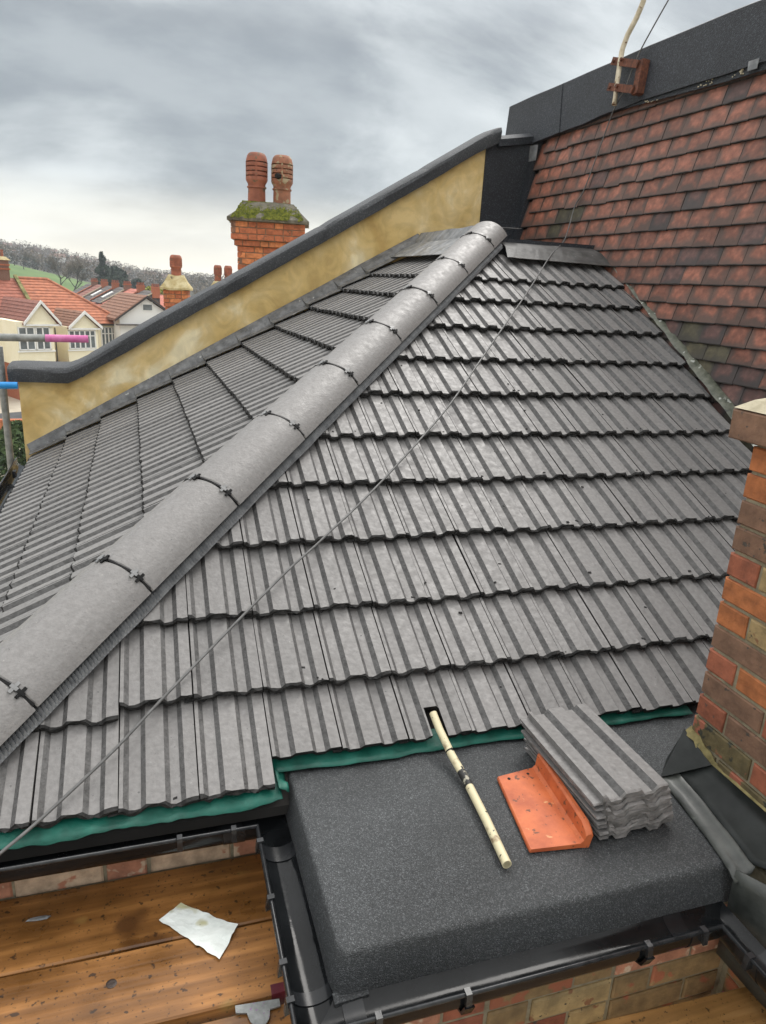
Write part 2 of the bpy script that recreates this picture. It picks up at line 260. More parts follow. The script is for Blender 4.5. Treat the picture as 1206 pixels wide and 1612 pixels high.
def pipe_mat():
    m, t, b = new_mat('cream_painted_pipe'); L = t.links
    tc = N(t, 'ShaderNodeTexCoord')
    a = N(t, 'ShaderNodeTexNoise'); L.new(tc.outputs['Object'], a.inputs['Vector']); a.inputs['Scale'].default_value = 26; a.inputs['Detail'].default_value = 6
    r1 = ramp(t, [(0.55, 0.0), (0.70, 1.0)]); L.new(a.outputs[0], r1.inputs[0])
    c = mixc(t, r1.outputs[0], (0.54, 0.48, 0.31), (0.12, 0.05, 0.018))
    k = N(t, 'ShaderNodeTexNoise'); L.new(tc.outputs['Object'], k.inputs['Vector']); k.inputs['Scale'].default_value = 55; k.inputs['Detail'].default_value = 3
    r2 = ramp(t, [(0.66, 0.0), (0.71, 1.0)]); L.new(k.outputs[0], r2.inputs[0])
    c = mixc(t, r2.outputs[0], c, (0.02, 0.018, 0.015))
    L.new(c, b.inputs['Base Color']); b.inputs['Roughness'].default_value = 0.5
    return m
M['pipe'] = pipe_mat()
M['pipe_band'] = mat('blackened_band', (0.012, 0.011, 0.01), (0.30, 0.28, 0.22), scale=60, rough=0.6, bump=0.2, ramp_pts=(0.52, 0.62))
M['rust'] = mat('rusted_steel', (0.055, 0.018, 0.010), (0.15, 0.05, 0.024), scale=40, rough=0.85, bump=0.6, bscale=120)
M['mast'] = mat('aged_mast', (0.40, 0.34, 0.23), (0.58, 0.52, 0.40), scale=20, rough=0.55, bump=0.3, spots=[((0.16, 0.09, 0.04), 26, 0.62)])
M['cable'] = mat('grey_cable', (0.075, 0.074, 0.072), (0.12, 0.12, 0.118), scale=30, rough=0.5, bump=0.1)
M['paper'] = mat('wet_white_paper', (0.62, 0.66, 0.63), (0.76, 0.79, 0.76), scale=14, rough=0.7, bump=0.5, bscale=30, spots=[((0.45, 0.44, 0.28), 9, 0.64), ((0.12, 0.12, 0.10), 70, 0.72)])
M['galv'] = mat('galvanised_steel', (0.16, 0.17, 0.165), (0.29, 0.30, 0.295), scale=30, rough=0.4, metal=0.5, bump=0.2, spots=[((0.25, 0.14, 0.26), 130, 0.62), ((0.06, 0.07, 0.06), 60, 0.66)])
M['galv_tube'] = mat('grey_scaffold_tube', (0.17, 0.175, 0.165), (0.29, 0.295, 0.28), scale=22, rough=0.55, metal=0.3, bump=0.2)
M['blue_paint'] = mat('blue_paint', (0.0, 0.19, 0.50), (0.01, 0.25, 0.60), scale=12, rough=0.4, bump=0.1)
M['pink_paint'] = mat('pink_paint', (0.48, 0.09, 0.27), (0.60, 0.20, 0.40), scale=18, rough=0.45, bump=0.1, spots=[((0.30, 0.28, 0.28), 14, 0.66)])

# ------------------------------------------------------------------ mesh helpers
class MB:
    def __init__(s): s.v = []; s.f = []; s.m = []
    def quad(s, pts, mi=0):
        o = len(s.v); s.v += [tuple(p) for p in pts]; s.f.append(tuple(range(o, o + len(pts)))); s.m.append(mi)
    def box(s, o, a, b, c, mi=0):
        """o corner, a b c edge vectors (right handed)"""
        o, a, b, c = Vector(o), Vector(a), Vector(b), Vector(c)
        p = [o, o + a, o + a + b, o + b]; q = [x + c for x in p]; k = len(s.v)
        s.v += [tuple(x) for x in p + q]
        for f in ((3, 2, 1, 0), (4, 5, 6, 7), (0, 1, 5, 4), (1, 2, 6, 5), (2, 3, 7, 6), (3, 0, 4, 7)):
            s.f.append(tuple(k + i for i in f)); s.m.append(mi)
    def bx(s, x0, y0, z0, x1, y1, z1, mi=0): s.box((x0, y0, z0), (x1 - x0, 0, 0), (0, y1 - y0, 0), (0, 0, z1 - z0), mi)
    def loft(s, rings, closed=True, caps=True, mi=0):
        k = len(s.v); n = len(rings[0])
        for r in rings: s.v += [tuple(p) for p in r]
        for i in range(len(rings) - 1):
            for j in range(n if closed else n - 1):
                a = k + i * n + j; b = k + i * n + (j + 1) % n
                s.f.append((a, b, b + n, a + n)); s.m.append(mi)
        if caps and closed:
            s.f.append(tuple(k + j for j in reversed(range(n)))); s.m.append(mi)
            s.f.append(tuple(k + (len(rings) - 1) * n + j for j in range(n))); s.m.append(mi)
    def tube(s, pts, r, n=10, mi=0, caps=True):
        pts = [Vector(p) for p in pts]; rings = []
        up = Vector((0.13, 0.21, 1)).normalized()
        for i, p in enumerate(pts):
            d = (pts[min(i + 1, len(pts) - 1)] - pts[max(i - 1, 0)]).normalized()
            a = d.cross(up); a = a.normalized() if a.length > 1e-4 else d.cross(Vector((1, 0, 0))).normalized()
            b = d.cross(a); rr = r[i] if isinstance(r, (list, tuple)) else r
            rings.append([p + (a * math.cos(t) + b * math.sin(t)) * rr for t in [2 * math.pi * j / n for j in range(n)]])
        s.loft(rings, True, caps, mi)
    def lathe(s, c, prof, n=20, mi=0, caps=True):
        c = Vector(c)
        s.loft([[c + Vector((r * math.cos(2 * math.pi * j / n), r * math.sin(2 * math.pi * j / n), z)) for j in range(n)] for r, z in prof], True, caps, mi)
    def mesh(s, name, mats=(), smooth=False, fix=True):
        me = bpy.data.meshes.new(name); me.from_pydata(s.v, [], s.f)
        for m in mats: me.materials.append(m)
        if any(s.m): me.polygons.foreach_set('material_index', s.m)
        if fix:
            b = bmesh.new(); b.from_mesh(me); bmesh.ops.recalc_face_normals(b, faces=b.faces); b.to_mesh(me); b.free()
        if smooth: me.polygons.foreach_set('use_smooth', [True] * len(me.polygons))
        me.update(); return me
    def build(s, name, mats, parent=None, smooth=False, fix=True, **kw):
        if not isinstance(mats, (list, tuple)): mats = (mats,)
        return link(name, s.mesh(name, mats, smooth, fix), parent, **kw)
def link(name, me, parent=None, mw=None, **kw):
    o = bpy.data.objects.new(name, me); COL.objects.link(o)
    if parent is not None:
        o.parent = parent
        o.matrix_parent_inverse = WORLD[parent].inverted()
    if mw is not None: o.matrix_basis = mw
    WORLD[o] = (mw.copy() if mw is not None else Matrix.Identity(4))
    if kw: tag(o, **kw)
    return o
WORLD = {}
def tag(o, label=None, cat=None, group=None, kind=None):
    if label: o['label'] = label
    if cat: o['category'] = cat
    if group: o['group'] = group
    if kind: o['kind'] = kind
    return o
def thing(name, loc, label, cat, group=None):
    o = bpy.data.objects.new(name, None); COL.objects.link(o); o.location = loc; o.empty_display_size = 0.1
    WORLD[o] = Matrix.Translation(Vector(loc))
    o['kind'] = 'thing'
    return tag(o, label, cat, group)
def smooth_angle(o, deg=35):
    me = o.data; me.polygons.foreach_set('use_smooth', [True] * len(me.polygons))
    b = bmesh.new(); b.from_mesh(me)
    for e in b.edges:
        if len(e.link_faces) == 2 and e.calc_face_angle(0) > R(deg): e.smooth = False
    b.to_mesh(me); b.free()
def frame(o, x, y, z):
    x, y, z = Vector(x), Vector(y), Vector(z)
    return Matrix(((x.x, y.x, z.x, o[0]), (x.y, y.y, z.y, o[1]), (x.z, y.z, z.z, o[2]), (0, 0, 0, 1)))
def jit(a): return random.uniform(-a, a)
def nz(x, y, z=0.0): return mnoise.noise(Vector((x, y, z)))

# ================================================================== THE HIP ROOF
TH = 0.50233580; CT, ST = math.cos(TH), math.sin(TH)
NF = Vector((0, -ST, CT)); DF = Vector((0, CT, ST))
HIP = Vector((1.739, 1.820, 1.0)); HD = HIP.normalized()
DL = Vector((-0.0277, 0.9996, 0)).normalized()
NL = HIP.cross(DL).normalized()
if NL.z < 0: NL = -NL
UPL = DL.cross(NL).normalized()
if UPL.z < 0: UPL = -UPL
SIDE = HD.cross(Vector((0, 0, 1))).normalized(); HUP = SIDE.cross(HD).normalized()
HOFF = SIDE * 0.024
ROWS = [0.0, 0.294, 0.567, 0.861, 1.151, 1.434, 1.729, 2.014, 2.316, 2.603, 2.851]
UX, TW, TL = 0.4479, 0.200, 0.382
DROP = 0.029 / 0.286
def F(x, s, h=0.0): return Vector((x, 0, 0)) + DF * s + NF * h
PROFILE = [(0.0, 0), (0.05, 0), (0.115, -1), (0.19, -1), (0.265, -1), (0.33, 0), (0.41, 0), (0.49, 0), (0.57, 0), (0.635, -1), (0.70, -1), (0.76, -1), (0.825, 0), (0.90, 0), (0.981, 0)]
RIB, THK = 0.0155, 0.017
def tile_mesh(seed, mats, y1=TL, rough=0.006, lip=1):
    rnd = random.Random(seed); mb = MB()
    top = [(-0.026, -0.0185), (-0.0008, -0.0185)] + [(f * TW, RIB * h) for f, h in PROFILE]
    bot = [(x, z - (THK if i > 1 else 0.006)) for i, (x, z) in enumerate(top)]
    loop = top + bot[::-1]; n = len(top)
    def ring(y, j=0.0, dz=0.0):
        return [(x + rnd.uniform(-j, j) * 0.3, y + rnd.uniform(-j, j), z + rnd.uniform(-j, j) * 0.25 + (dz if i < n else -dz)) for i, (x, z) in enumerate(loop)]
    rings = [ring(0.0, rough, -0.0022), ring(0.006, rough * 0.5), ring(0.03), ring(y1)]
    mb.loft(rings, True, True)
    nl = len(loop)
    # faces: 4 rings -> 3*nl sides then caps ; tail zone and underside use the edge material
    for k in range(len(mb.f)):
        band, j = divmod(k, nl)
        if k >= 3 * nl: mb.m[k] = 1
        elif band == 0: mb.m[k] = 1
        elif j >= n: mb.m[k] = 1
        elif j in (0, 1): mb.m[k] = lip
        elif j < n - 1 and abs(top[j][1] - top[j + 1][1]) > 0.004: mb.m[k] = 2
    return mb.mesh('roof_tile', mats)
TILES = [tile_mesh(100 + i, (M['tile'], M['tile_edge_shaded'], M['tile_rib_shaded'])) for i in range(5)]
def cut(me, mw, planes):
    """cut a copy of mesh me (placed by mw) with world planes (point, normal); what lies along the normal goes. None when nothing is left"""
    pts = [mw @ v.co for v in me.vertices]; hit = False
    for co, no in planes:
        d = [(p - co).dot(no) for p in pts]
        if min(d) > -1e-4: return None
        if max(d) > 1e-4: hit = True
    if not hit: return me
    b = bmesh.new(); b.from_mesh(me); b.transform(mw)
    for co, no in planes:
        r = bmesh.ops.bisect_plane(b, geom=b.verts[:] + b.edges[:] + b.faces[:], plane_co=co, plane_no=no, clear_outer=True)
        ed = [e for e in r['geom_cut'] if isinstance(e, bmesh.types.BMEdge)]
        if ed:
            fr = bmesh.ops.edgeloop_fill(b, edges=ed)
            for f in fr['faces']: f.material_index = min(1, len(me.materials) - 1)
    if not b.faces: b.free(); return None
    b.transform(mw.inverted()); m2 = bpy.data.meshes.new(me.name)
    for mm in me.materials: m2.materials.append(mm)
    b.to_mesh(m2); b.free(); return m2

roof = thing('hip_roof', (0.8, 0.5, 0.0), 'grey ribbed concrete tiled hip roof with a raised hip line up its middle', 'roof')
# decks (the dark boarding under the tiles) are the two slopes; their tiles are sub-parts
mb = MB()
p = [F(-0.15, -0.03, -0.075), F(3.75, -0.03, -0.075), F(3.75, 2.98, -0.075), HIP * 1.49 + NF * -0.075]
q = [v - Vector((0, 0, 0.03)) for v in p]
mb.loft([p, q]); front_slope = mb.build('front_slope', M['dark_gap'], roof)
front_slope['label'] = 'slope of wide grey tiles facing the camera'
mb = MB()
p = [Vector((0, 0, 0)) + DL * -0.1, HIP * 1.49, HIP * 1.49 + DL * 1.35, DL * 3.97]
p = [v - NL * 0.075 for v in p]; q = [v - Vector((0, 0, 0.03)) for v in p]
mb.loft([p, q]); left_slope = mb.build('left_slope', M['dark_gap'], roof)
left_slope['label'] = 'slope of finely ribbed tiles left of the hip, below the yellow wall'

valley_n = Vector((1.0, -0.0703, 0)).normalized()
hipP = SIDE * 0.04
PLF = [(hipP + SIDE * -0.03, -SIDE), (Vector((3.585, 1.236, 0)), valley_n), (Vector((0, 0, 1.545)), Vector((0, 0, 1)))]
for k, s in enumerate(ROWS):
    for i in range(-3, 17):
        x = UX + i * TW
        sk = s
        if k == 1 and i < 1: sk -= 0.036
        jx, jy, jh, jr = jit(0.0012), jit(0.004), jit(0.0015), jit(0.004)
        yax = (DF - NF * (DROP + jit(0.004))).normalized(); xax = (Vector((1, 0, 0)) + DF * jr).normalized(); zax = xax.cross(yax).normalized(); yax = zax.cross(xax)
        mw = frame(F(x + jx, sk + jy, jh), xax, yax, zax)
        planes = list(PLF)
        if k == 0 and i >= 3: planes.append((F(0, 0.083 - 0.02 * (i - 3) / 7 + jit(0.004)), -DF))
        me = cut(random.choice(TILES), mw, planes)
        if me is None: continue
        if k == 0 and i == 5:        # the tile notched round the pipe
            nx0, nx1, yn = 0.072, 0.126, 0.172
            bm_n = bmesh.new()
            for pls in ([(mw @ Vector((nx0, 0, 0)), xax)], [(mw @ Vector((nx1, 0, 0)), -xax)], [(mw @ Vector((nx0, 0, 0)), -xax), (mw @ Vector((nx1, 0, 0)), xax), (mw @ Vector((0, yn, 0)), -yax)]):
                piece = cut(me, mw, pls)
                if piece: bm_n.from_mesh(piece)
            m2 = bpy.data.meshes.new('roof_tile')
            for mm in me.materials: m2.materials.append(mm)
            bm_n.to_mesh(m2); bm_n.free(); me = m2
        link('roof_tile', me, front_slope, mw)
PLL = [(hipP + SIDE * 0.03, SIDE), (Vector((0, 3.875, 0)), Vector((-0.03, 1, 0)).normalized()), (Vector((0, 0, 1.515)), Vector((0, 0, 1)))]
for k, s in enumerate(ROWS):
    z = s * ST; hp = HIP * z; w0 = hp.dot(DL)
    for j in range(-1, 21):
        w = 3.97 - j * TW
        if w < w0 - 0.4: break
        o = hp + DL * (w - w0)
        xax = -DL; yax = (UPL - NL * (DROP + jit(0.004))).normalized(); zax = xax.cross(yax).normalized(); yax = zax.cross(xax)
        mw = frame(o + UPL * jit(0.003) + NL * jit(0.0012), xax, yax, zax)
        me = cut(random.choice(TILES), mw, PLL)
        if me: link('roof_tile', me, left_slope, mw)

# hip: half-round ridge tiles, union clips, pleated strip
RR = 0.150
def hipP3(u, a, r=RR, lift=-0.072):     # a: angle from the crest towards the front slope
    return HD * u + HOFF + HUP * (lift + r * math.cos(a)) + SIDE * (r * math.sin(a))
SEAMS = [0.505 + 0.4665 * k for k in range(-1, 9)] + [4.50]
for k in range(len(SEAMS) - 1):
    u0, u1 = SEAMS[k] + 0.004, SEAMS[k + 1] - 0.004
    n = 22; A = R(67); mb = MB(); rings = []
    jr = jit(0.002); jl = jit(0.003)
    for u in (u0, u0 + 0.004, u1 - 0.004, u1):
        e = 0.003 if u in (u0, u1) else 0.0
        out = [hipP3(u, -A + 2 * A * i / n, RR + jr - e, -0.072 + jl) for i in range(n + 1)]
        inn = [hipP3(u, A - 2 * A * i / n, RR + jr - 0.016 + e, -0.072 + jl) for i in range(n + 1)]
        rings.append(out + inn)
    mb.loft(rings); o = mb.build('ridge_tile', M['ridge'], roof); smooth_angle(o)
    if k == 0: continue
    us = SEAMS[k]
    mb = MB()      # black union under the joint
    rings = []
    for u in (us - 0.016, us + 0.016):
        rings.append([hipP3(u, -A + 2 * A * i / n, RR - 0.006) for i in range(n + 1)] + [hipP3(u, A - 2 * A * i / n, RR - 0.018) for i in range(n + 1)])
    mb.loft(rings); un = mb.build('union', M['black_plastic'], roof)
    mb = MB()      # slotted strap and cross shaped clips lying over the joint
    def patch(a0, a1, du0, du1, r0, r1, mi=0):
        steps = 4
        ra = [a0 + (a1 - a0) * t / steps for t in range(steps + 1)]
        mb.loft([[hipP3(us + du0, a, r0) for a in ra] + [hipP3(us + du0, a, r1) for a in ra[::-1]],
                 [hipP3(us + du1, a, r0) for a in ra] + [hipP3(us + du1, a, r1) for a in ra[::-1]]], mi=mi)
    patch(R(-62), R(62), -0.0035, 0.0035, RR + 0.0005, RR + 0.003)
    for a in (R(-16), R(36)):
        for da, mi in ((0, 1), (R(8.5), 0)):
            patch(a + da - R(1.7), a + da + R(1.7), -0.018, 0.018, RR + 0.001, RR + 0.006, mi)
            patch(a + da - R(4.2), a + da + R(4.2), -0.005, 0.005, RR + 0.002, RR + 0.0065, mi)
    mb.build('clip', [M['clip'], M['clip_lit']], un)
mb = MB()      # dark crumbled mortar in the open upper end
mb.loft([[hipP3(4.487, -R(64) + R(128) * i / 14, RR - 0.017) for i in range(15)], [hipP3(4.46, -R(64) + R(128) * i / 14, RR - 0.017) for i in range(15)]])
mb.build('end_mortar', M['soot_and_shade'], roof)
mb = MB()      # pleated strip along the right-hand foot of the hip
L0, L1, PITCH = 0.1, 4.40, 0.0062
npl = int((L1 - L0) / PITCH)
def strip_pt(u, off, h):
    q = HD * u + HOFF; x = q + SIDE * off
    zf = x.y * ST / CT                      # front slope plane
    return Vector((x.x, x.y, zf + h))
ringA, ringB, ringC, ringD = [], [], [], []
for i in range(npl + 1):
    u = L0 + PITCH * i; w = 0.009 if i % 2 else -0.004; wob = 0.006 * nz(u * 6, 0, 1)
    ringA.append(strip_pt(u, 0.095, 0.012 + w)); ringB.append(strip_pt(u, 0.126 + wob * .4, 0.020 + w)); ringC.append(strip_pt(u, 0.139 + wob * .6, 0.012 + w)); ringD.append(strip_pt(u, 0.143 + wob * .6, 0.003))
mb.loft([ringA, ringB, ringC, ringD], closed=False)
mb.build('pleated_strip', M['pleat'], roof, fix=False)

# green membrane hanging out at the eaves
def ribbon(name, rows, m, parent, smooth=True, thick=0.0, **kw):
    mb = MB(); mb.loft(rows, closed=False); o = mb.build(name, m, parent, smooth=smooth, fix=False, **kw)
    if thick:
        md = o.modifiers.new('thickness', 'SOLIDIFY'); md.thickness = thick; md.offset = 0
    return o
rows = []
for t in range(6):
    rw = []
    for i in range(141):
        x = -0.15 + 1.21 * i / 140
        a = t / 5
        hang = (0.030 + 0.010 * nz(x * 2.2, 3.1) + 0.005 * nz(x * 12, 1)) * (1 if x < 0.95 else max(0.45, 1 - (x - 0.95) * 4.5))
        y = 0.075 - 0.080 * a - 0.016 * math.sin(a * 1.57) + 0.012 * nz(x * 5, a * 2, 4) + 0.006 * nz(x * 24, a * 3, 6)
        z = -0.018 - hang * a ** 1.3 + 0.004 * nz(x * 9, a * 3, 8) + 0.004 * nz(x * 30, a * 2, 1) * a
        rw.append((x, y, z))
    rows.append(rw)
ribbon('membrane', rows, M['membrane'], roof, thick=0.0015)
rows = []
for t in range(5):
    rw = []
    for i in range(71):
        x = 1.045 + 1.40 * i / 70; a = t / 4
        lip = 0.006 + 0.010 * nz(x * 3.3, 7.7) + 0.006 * nz(x * 14, 2)
        e = 0.072 - 0.018 * (x - 1.05) / 1.4
        rw.append((x, e + 0.06 - (0.06 + lip) * a, 0.012 - 0.028 * a ** 0.7 + 0.003 * nz(x * 16, a)))
    rows.append(rw)
ribbon('membrane', rows, M['membrane'], roof, thick=0.0015)
rows = []      # the turned-up membrane edge at the step in the eaves
for t in range(5):
    a = t / 4
    rows.append([(1.052 + 0.028 * a + 0.006 * nz(i, a * 3), -0.004 + 0.085 * i / 8, -0.008 - 0.02 * a + 0.012 * math.sin(i * 0.8) * a) for i in range(9)])
ribbon('membrane', rows, M['membrane'], roof, thick=0.0015)

mb = MB(); rcb = random.Random(17)
for i in range(90):      # crumbs of mortar and broken tile lying on the slope, mostly at the tails
    k = rcb.randrange(0, 9); s_ = ROWS[k] + (rcb.uniform(0.0, 0.02) if rcb.random() < .6 else rcb.uniform(0.02, 0.25)); z_ = s_ * ST
    x_ = rcb.uniform(HIP.x * z_ + 0.25, 3.4); h_ = -0.1 * (s_ - ROWS[k]) + 0.001
    r_ = rcb.uniform(0.003, 0.008); c = F(x_, s_, h_)
    a1 = Vector((1, rcb.uniform(-.6, .6), 0)).normalized() * r_ * rcb.uniform(1, 2); mb.loft([[c, c + a1, c + a1 + DF * r_, c + DF * r_ * .8], [c + NF * r_ * .6 + a1 * .2, c + a1 * .8 + NF * r_ * .5, c + a1 * .9 + DF * r_ * .8 + NF * r_ * .4, c + DF * r_ * .7 + NF * r_ * .6]])
mb.build('crumbs', M['tile_edge_shaded'], roof, kind='stuff')

# lead aprons at the head of both slopes and the little flat top behind them
mb = MB()
a = [F(2.92 + 0.75 * i / 20, 3.10 - 0.02 * i / 20 + 0.006 * nz(i, 2), 0.014 + 0.004 * nz(i * 0.7, 5)) for i in range(21)]
b_ = [F(2.96 + 0.76 * i / 20, 3.245 + 0.01 * nz(i, 4), 0.016 + 0.004 * nz(i * 0.5, 9)) for i in range(21)]
c_ = [Vector((v.x, v.y + 0.09, v.z + 0.03)) for v in b_]
mb.loft([a, b_, c_], closed=False); o = mb.build('lead_apron', M['lead_old'], roof, fix=False)
md = o.modifiers.new('t', 'SOLIDIFY'); md.thickness = 0.004
mb = MB()
def Lpt(z, y, h=0.0):
    q_ = HIP * z; return q_ + DL * ((y - q_.y) / DL.y) + NL * h
a = [Lpt(1.487, 2.8 + 1.16 * i / 16, 0.018 + 0.003 * nz(i, 2)) for i in range(17)]
b_ = [Lpt(1.60, 2.95 + 1.03 * i / 16, 0.022 + 0.003 * nz(i, 4)) for i in range(17)]
c_ = [Vector((v.x + 0.05, v.y, v.z + 0.075 + 0.006 * nz(v.y * 6, 1))) for v in b_]
d_ = [Vector((v.x + 0.30, v.y, v.z + 0.004)) for v in c_]
mb.loft([a, b_, c_, d_], closed=False); o = mb.build('lead_apron', M['lead'], roof, fix=False)
md = o.modifiers.new('t', 'SOLIDIFY'); md.thickness = 0.004
mb = MB(); mb.box((2.80, 2.93, 1.50), (0.92, 0, 0), (0, 1.02, 0), (0, 0, 0.13)); mb.build('flat_top', M['felt_blue'], roof)
# stepped lead flashing where the left slope meets the parapet
mb = MB(); up, mid, low = [], [], []
def parY(x): return 3.967 + 0.03 * x
for k in range(len(ROWS)):
    z0 = ROWS[k] * ST; z1 = (ROWS[k + 1] if k + 1 < len(ROWS) else 3.40) * ST
    for zz, h in ((z0 + 0.002, 0.016), (z1 - 0.002, 0.016 - 0.021)):
        for lst, yy, hh in ((low, 3.838 + 0.006 * nz(k, zz * 5), h), (mid, 3.935, h + 0.006)):
            lst.append(Lpt(zz, yy, hh))
        pm = Lpt(zz, 3.95, 0)
        up.append(Vector((pm.x - 0.03, parY(pm.x) - 0.012, pm.z + 0.064 + 0.008 * nz(zz * 9, 3))))
mb.loft([low, mid, up], closed=False); o = mb.build('stepped_flashing', M['lead_mid'], roof, fix=False)
md = o.modifiers.new('t', 'SOLIDIFY'); md.thickness = 0.004
# mossy lead gutter between the front slope and the tile-hung wall
mb = MB(); rws = [[], [], [], []]
for i in range(60):
    s = 0.3 + 2.8 * i / 59; y = s * CT
    xe = 3.585 + 0.0703 * (y - 1.236)
    wv = 0.016 * nz(s * 9, 1) ; w2 = 0.022 * nz(s * 7, 6)
    rws[0].append(F(xe - 0.012 + wv, s, 0.010 + 0.006 * nz(s * 11, 2)))
    rws[1].append(F(xe + 0.030 + wv, s, 0.040 + 0.022 * nz(s * 10, 3)))
    rws[2].append(F(xe + 0.072 + w2, s, 0.020 + 0.008 * nz(s * 6, 5)))
    rws[3].append(F(xe + 0.105 + w2, s, 0.012))
mb.loft(rws, closed=False); o = mb.build('lead_valley', M['lead_mossy'], roof, smooth=True, fix=False); o['label'] = 'lumpy mossy grey lead along the foot of the red tile wall'

# ================================================================== THE TILE-HUNG WALL
DW = Vector((-0.0495, 0.99877, 0)); PW = Vector((0.1362, 0.00675, 0.99066)).normalized()
NW = DW.cross(PW).normalized()
if NW.x > 0: NW = -NW
def Wp(y, z, h=0.0):
    o = Vector((3.6125, 0, 0)) + PW * (z / PW.z)
    return o + DW * ((y - o.y) / DW.y) + NW * h
twall = thing('tile_hung_wall', tuple(Wp(2.5, 0.0)), 'leaning wall hung with small weathered red clay tiles beside the grey roof', 'wall')
mb = MB()
p = [Wp(0.3, -0.3, -0.03), Wp(4.55, -0.3, -0.03), Wp(4.55, 2.62, -0.03), Wp(0.3, 2.62, -0.03)]
mb.loft([p, [v + Vector((0.25, 0, 0)) for v in p]]); mb.build('backing', M['dark_gap'], twall)
def hang_mesh(seed, w=0.1625, l=0.20, ragged=0.0):
    rnd = random.Random(seed); mb = MB(); n = 4
    def ring(y, lift, j):
        t = [(w * i / n + rnd.uniform(-j, j) * 0.4, y + rnd.uniform(-j, j), 0.0035 * math.sin(math.pi * i / n) + lift) for i in range(n + 1)]
        return t + [(x, yy, z - 0.0140) for x, yy, z in reversed(t)]
    mb.loft([ring(0, -0.0008, 0.0022 + ragged), ring(0.004, 0.0, 0.0006), ring(l * 0.5, 0.001, 0), ring(l, 0, 0)])
    nl = 2 * (n + 1)
    for k in range(len(mb.f)):
        band, j = divmod(k, nl)
        if k >= 3 * nl or j >= n or (band == 0): mb.m[k] = 1
    return mb
HANG = [[hang_mesh(i).mesh('hanging_tile', (M[m], M['hang_edge'])) for i in range(4)] for m in ('hang', 'hang_dark', 'hang_moss')]
ZT = [2.441, 2.337, 2.221, 2.116, 2.008, 1.903, 1.799, 1.695, 1.591, 1.490, 1.386, 1.283, 1.186, 1.080, 0.990, 0.893, 0.790, 0.686, 0.583, 0.48]
for r, z in enumerate(ZT):
    off = (0.0825 if r % 2 else 0.0) + jit(0.012)
    wob = [0.006 * nz(y * 0.9, r * 1.7) for y in range(30)]
    nt = 0
    for i in range(0, 22):
        y = 3.99 - off - 0.165 * i
        ymax = (z + 0.10) / 0.549 + 0.06
        if z < 1.52 and y - 0.165 > ymax: continue
        if y < 0.9 - 0.2: break
        jz = 0.004 * nz(y * 1.3, r * 2.1) + jit(0.002); 
        if random.random() < 0.03: jz -= 0.008
        o = Wp(y, z + jz, 0.016 + jit(0.0015))
        yax = (PW - NW * (0.15 + jit(0.012))).normalized(); xax = (-DW + PW * jit(0.006)).normalized(); zax = xax.cross(yax).normalized(); yax = zax.cross(xax)
        mw = frame(o, xax, yax, zax)
        k = 0; rr_ = random.random()
        low = z < 1.1 and (y > ymax - 0.45)
        if low: k = 2 if rr_ < 0.45 else 1
        elif 1.60 < z < 1.80 and 3.33 < y < 3.60 and z > 1.65 and rr_ < 0.5: k = 2
        elif rr_ < 0.06: k = 1
        elif rr_ > 1.985: k = 2
        me = cut(random.choice(HANG[k]), mw, [(Vector((0, 4.005, 0)), Vector((0, 1, 0))), (Wp(2, 2.52), Vector((0, 0, 1)))])
        if me: link('hanging_tile', me, twall, mw)
# felt band on top, in separate lengths
def felt_seg(y0t, y1t, y0b, y1b, zt0, zt1, zb0, zb1, h, mat_='felt_blue'):
    mb = MB(); n = 10; front_b, front_t, back_t, in_b = [], [], [], []
    for i in range(n + 1):
        a = i / n
        yt = y0t + (y1t - y0t) * a; yb = y0b + (y1b - y0b) * a
        zt = zt0 + (zt1 - zt0) * a + 0.004 * nz(yt * 3, 1); zb = zb0 + (zb1 - zb0) * a + 0.006 * nz(yb * 4, 2)
        hb = h + 0.008 * nz(yb * 3, 5); ht = h + 0.006 * nz(yt * 2, 8)
        front_b.append(Wp(yb, zb, hb)); front_t.append(Wp(yt, zt - 0.016, ht)); 
        back_t.append(Wp(yt, zt, ht - 0.02)); in_b.append(Wp(yb, zb, hb - 0.03))
    far = [v + Vector((0.4, 0, 0.01)) for v in back_t]; farb = [Vector((v.x + 0.35, v.y, v.z)) for v in in_b]
    mb.loft([in_b, front_b, front_t, back_t, far, farb], closed=False)
    for L_ in (0, n):
        mb.quad([r_[L_] for r_ in (in_b, front_b, front_t, back_t, far, farb)])
    o = mb.build('felt_band', M[mat_], twall); smooth_angle(o, 50)
felt_seg(4.56, 3.78, 4.50, 3.67, 2.795, 2.803, 2.40, 2.440, 0.052)
felt_seg(3.775, 2.845, 3.662, 2.765, 2.806, 2.818, 2.438, 2.486, 0.047)
felt_seg(2.84, 0.6, 2.76, 0.6, 2.816, 2.80, 2.482, 2.47, 0.050)
mb = MB()
mb.loft([[Wp(2.95 - 2.2 * i / 20, 2.470 - 0.028 * min(1, i / 8) + 0.004 * nz(i, 3), 0.036 + 0.004 * nz(i, 1)) for i in range(21)], [Wp(2.95 - 2.2 * i / 20, 2.505, 0.036) for i in range(21)]], closed=False)
o = mb.build('lower_felt_strip', M['felt_blue'], twall, fix=False)
mb = MB(); mb.loft([[Wp(1.92, 2.452, 0.055), Wp(1.86, 2.452, 0.055), Wp(1.86, 2.50, 0.056), Wp(1.93, 2.50, 0.056)], [Wp(1.92, 2.452, 0.051), Wp(1.86, 2.452, 0.051), Wp(1.86, 2.50, 0.052), Wp(1.93, 2.50, 0.052)]]); mb.build('lead_patch', M['lead'], twall)
mb = MB()
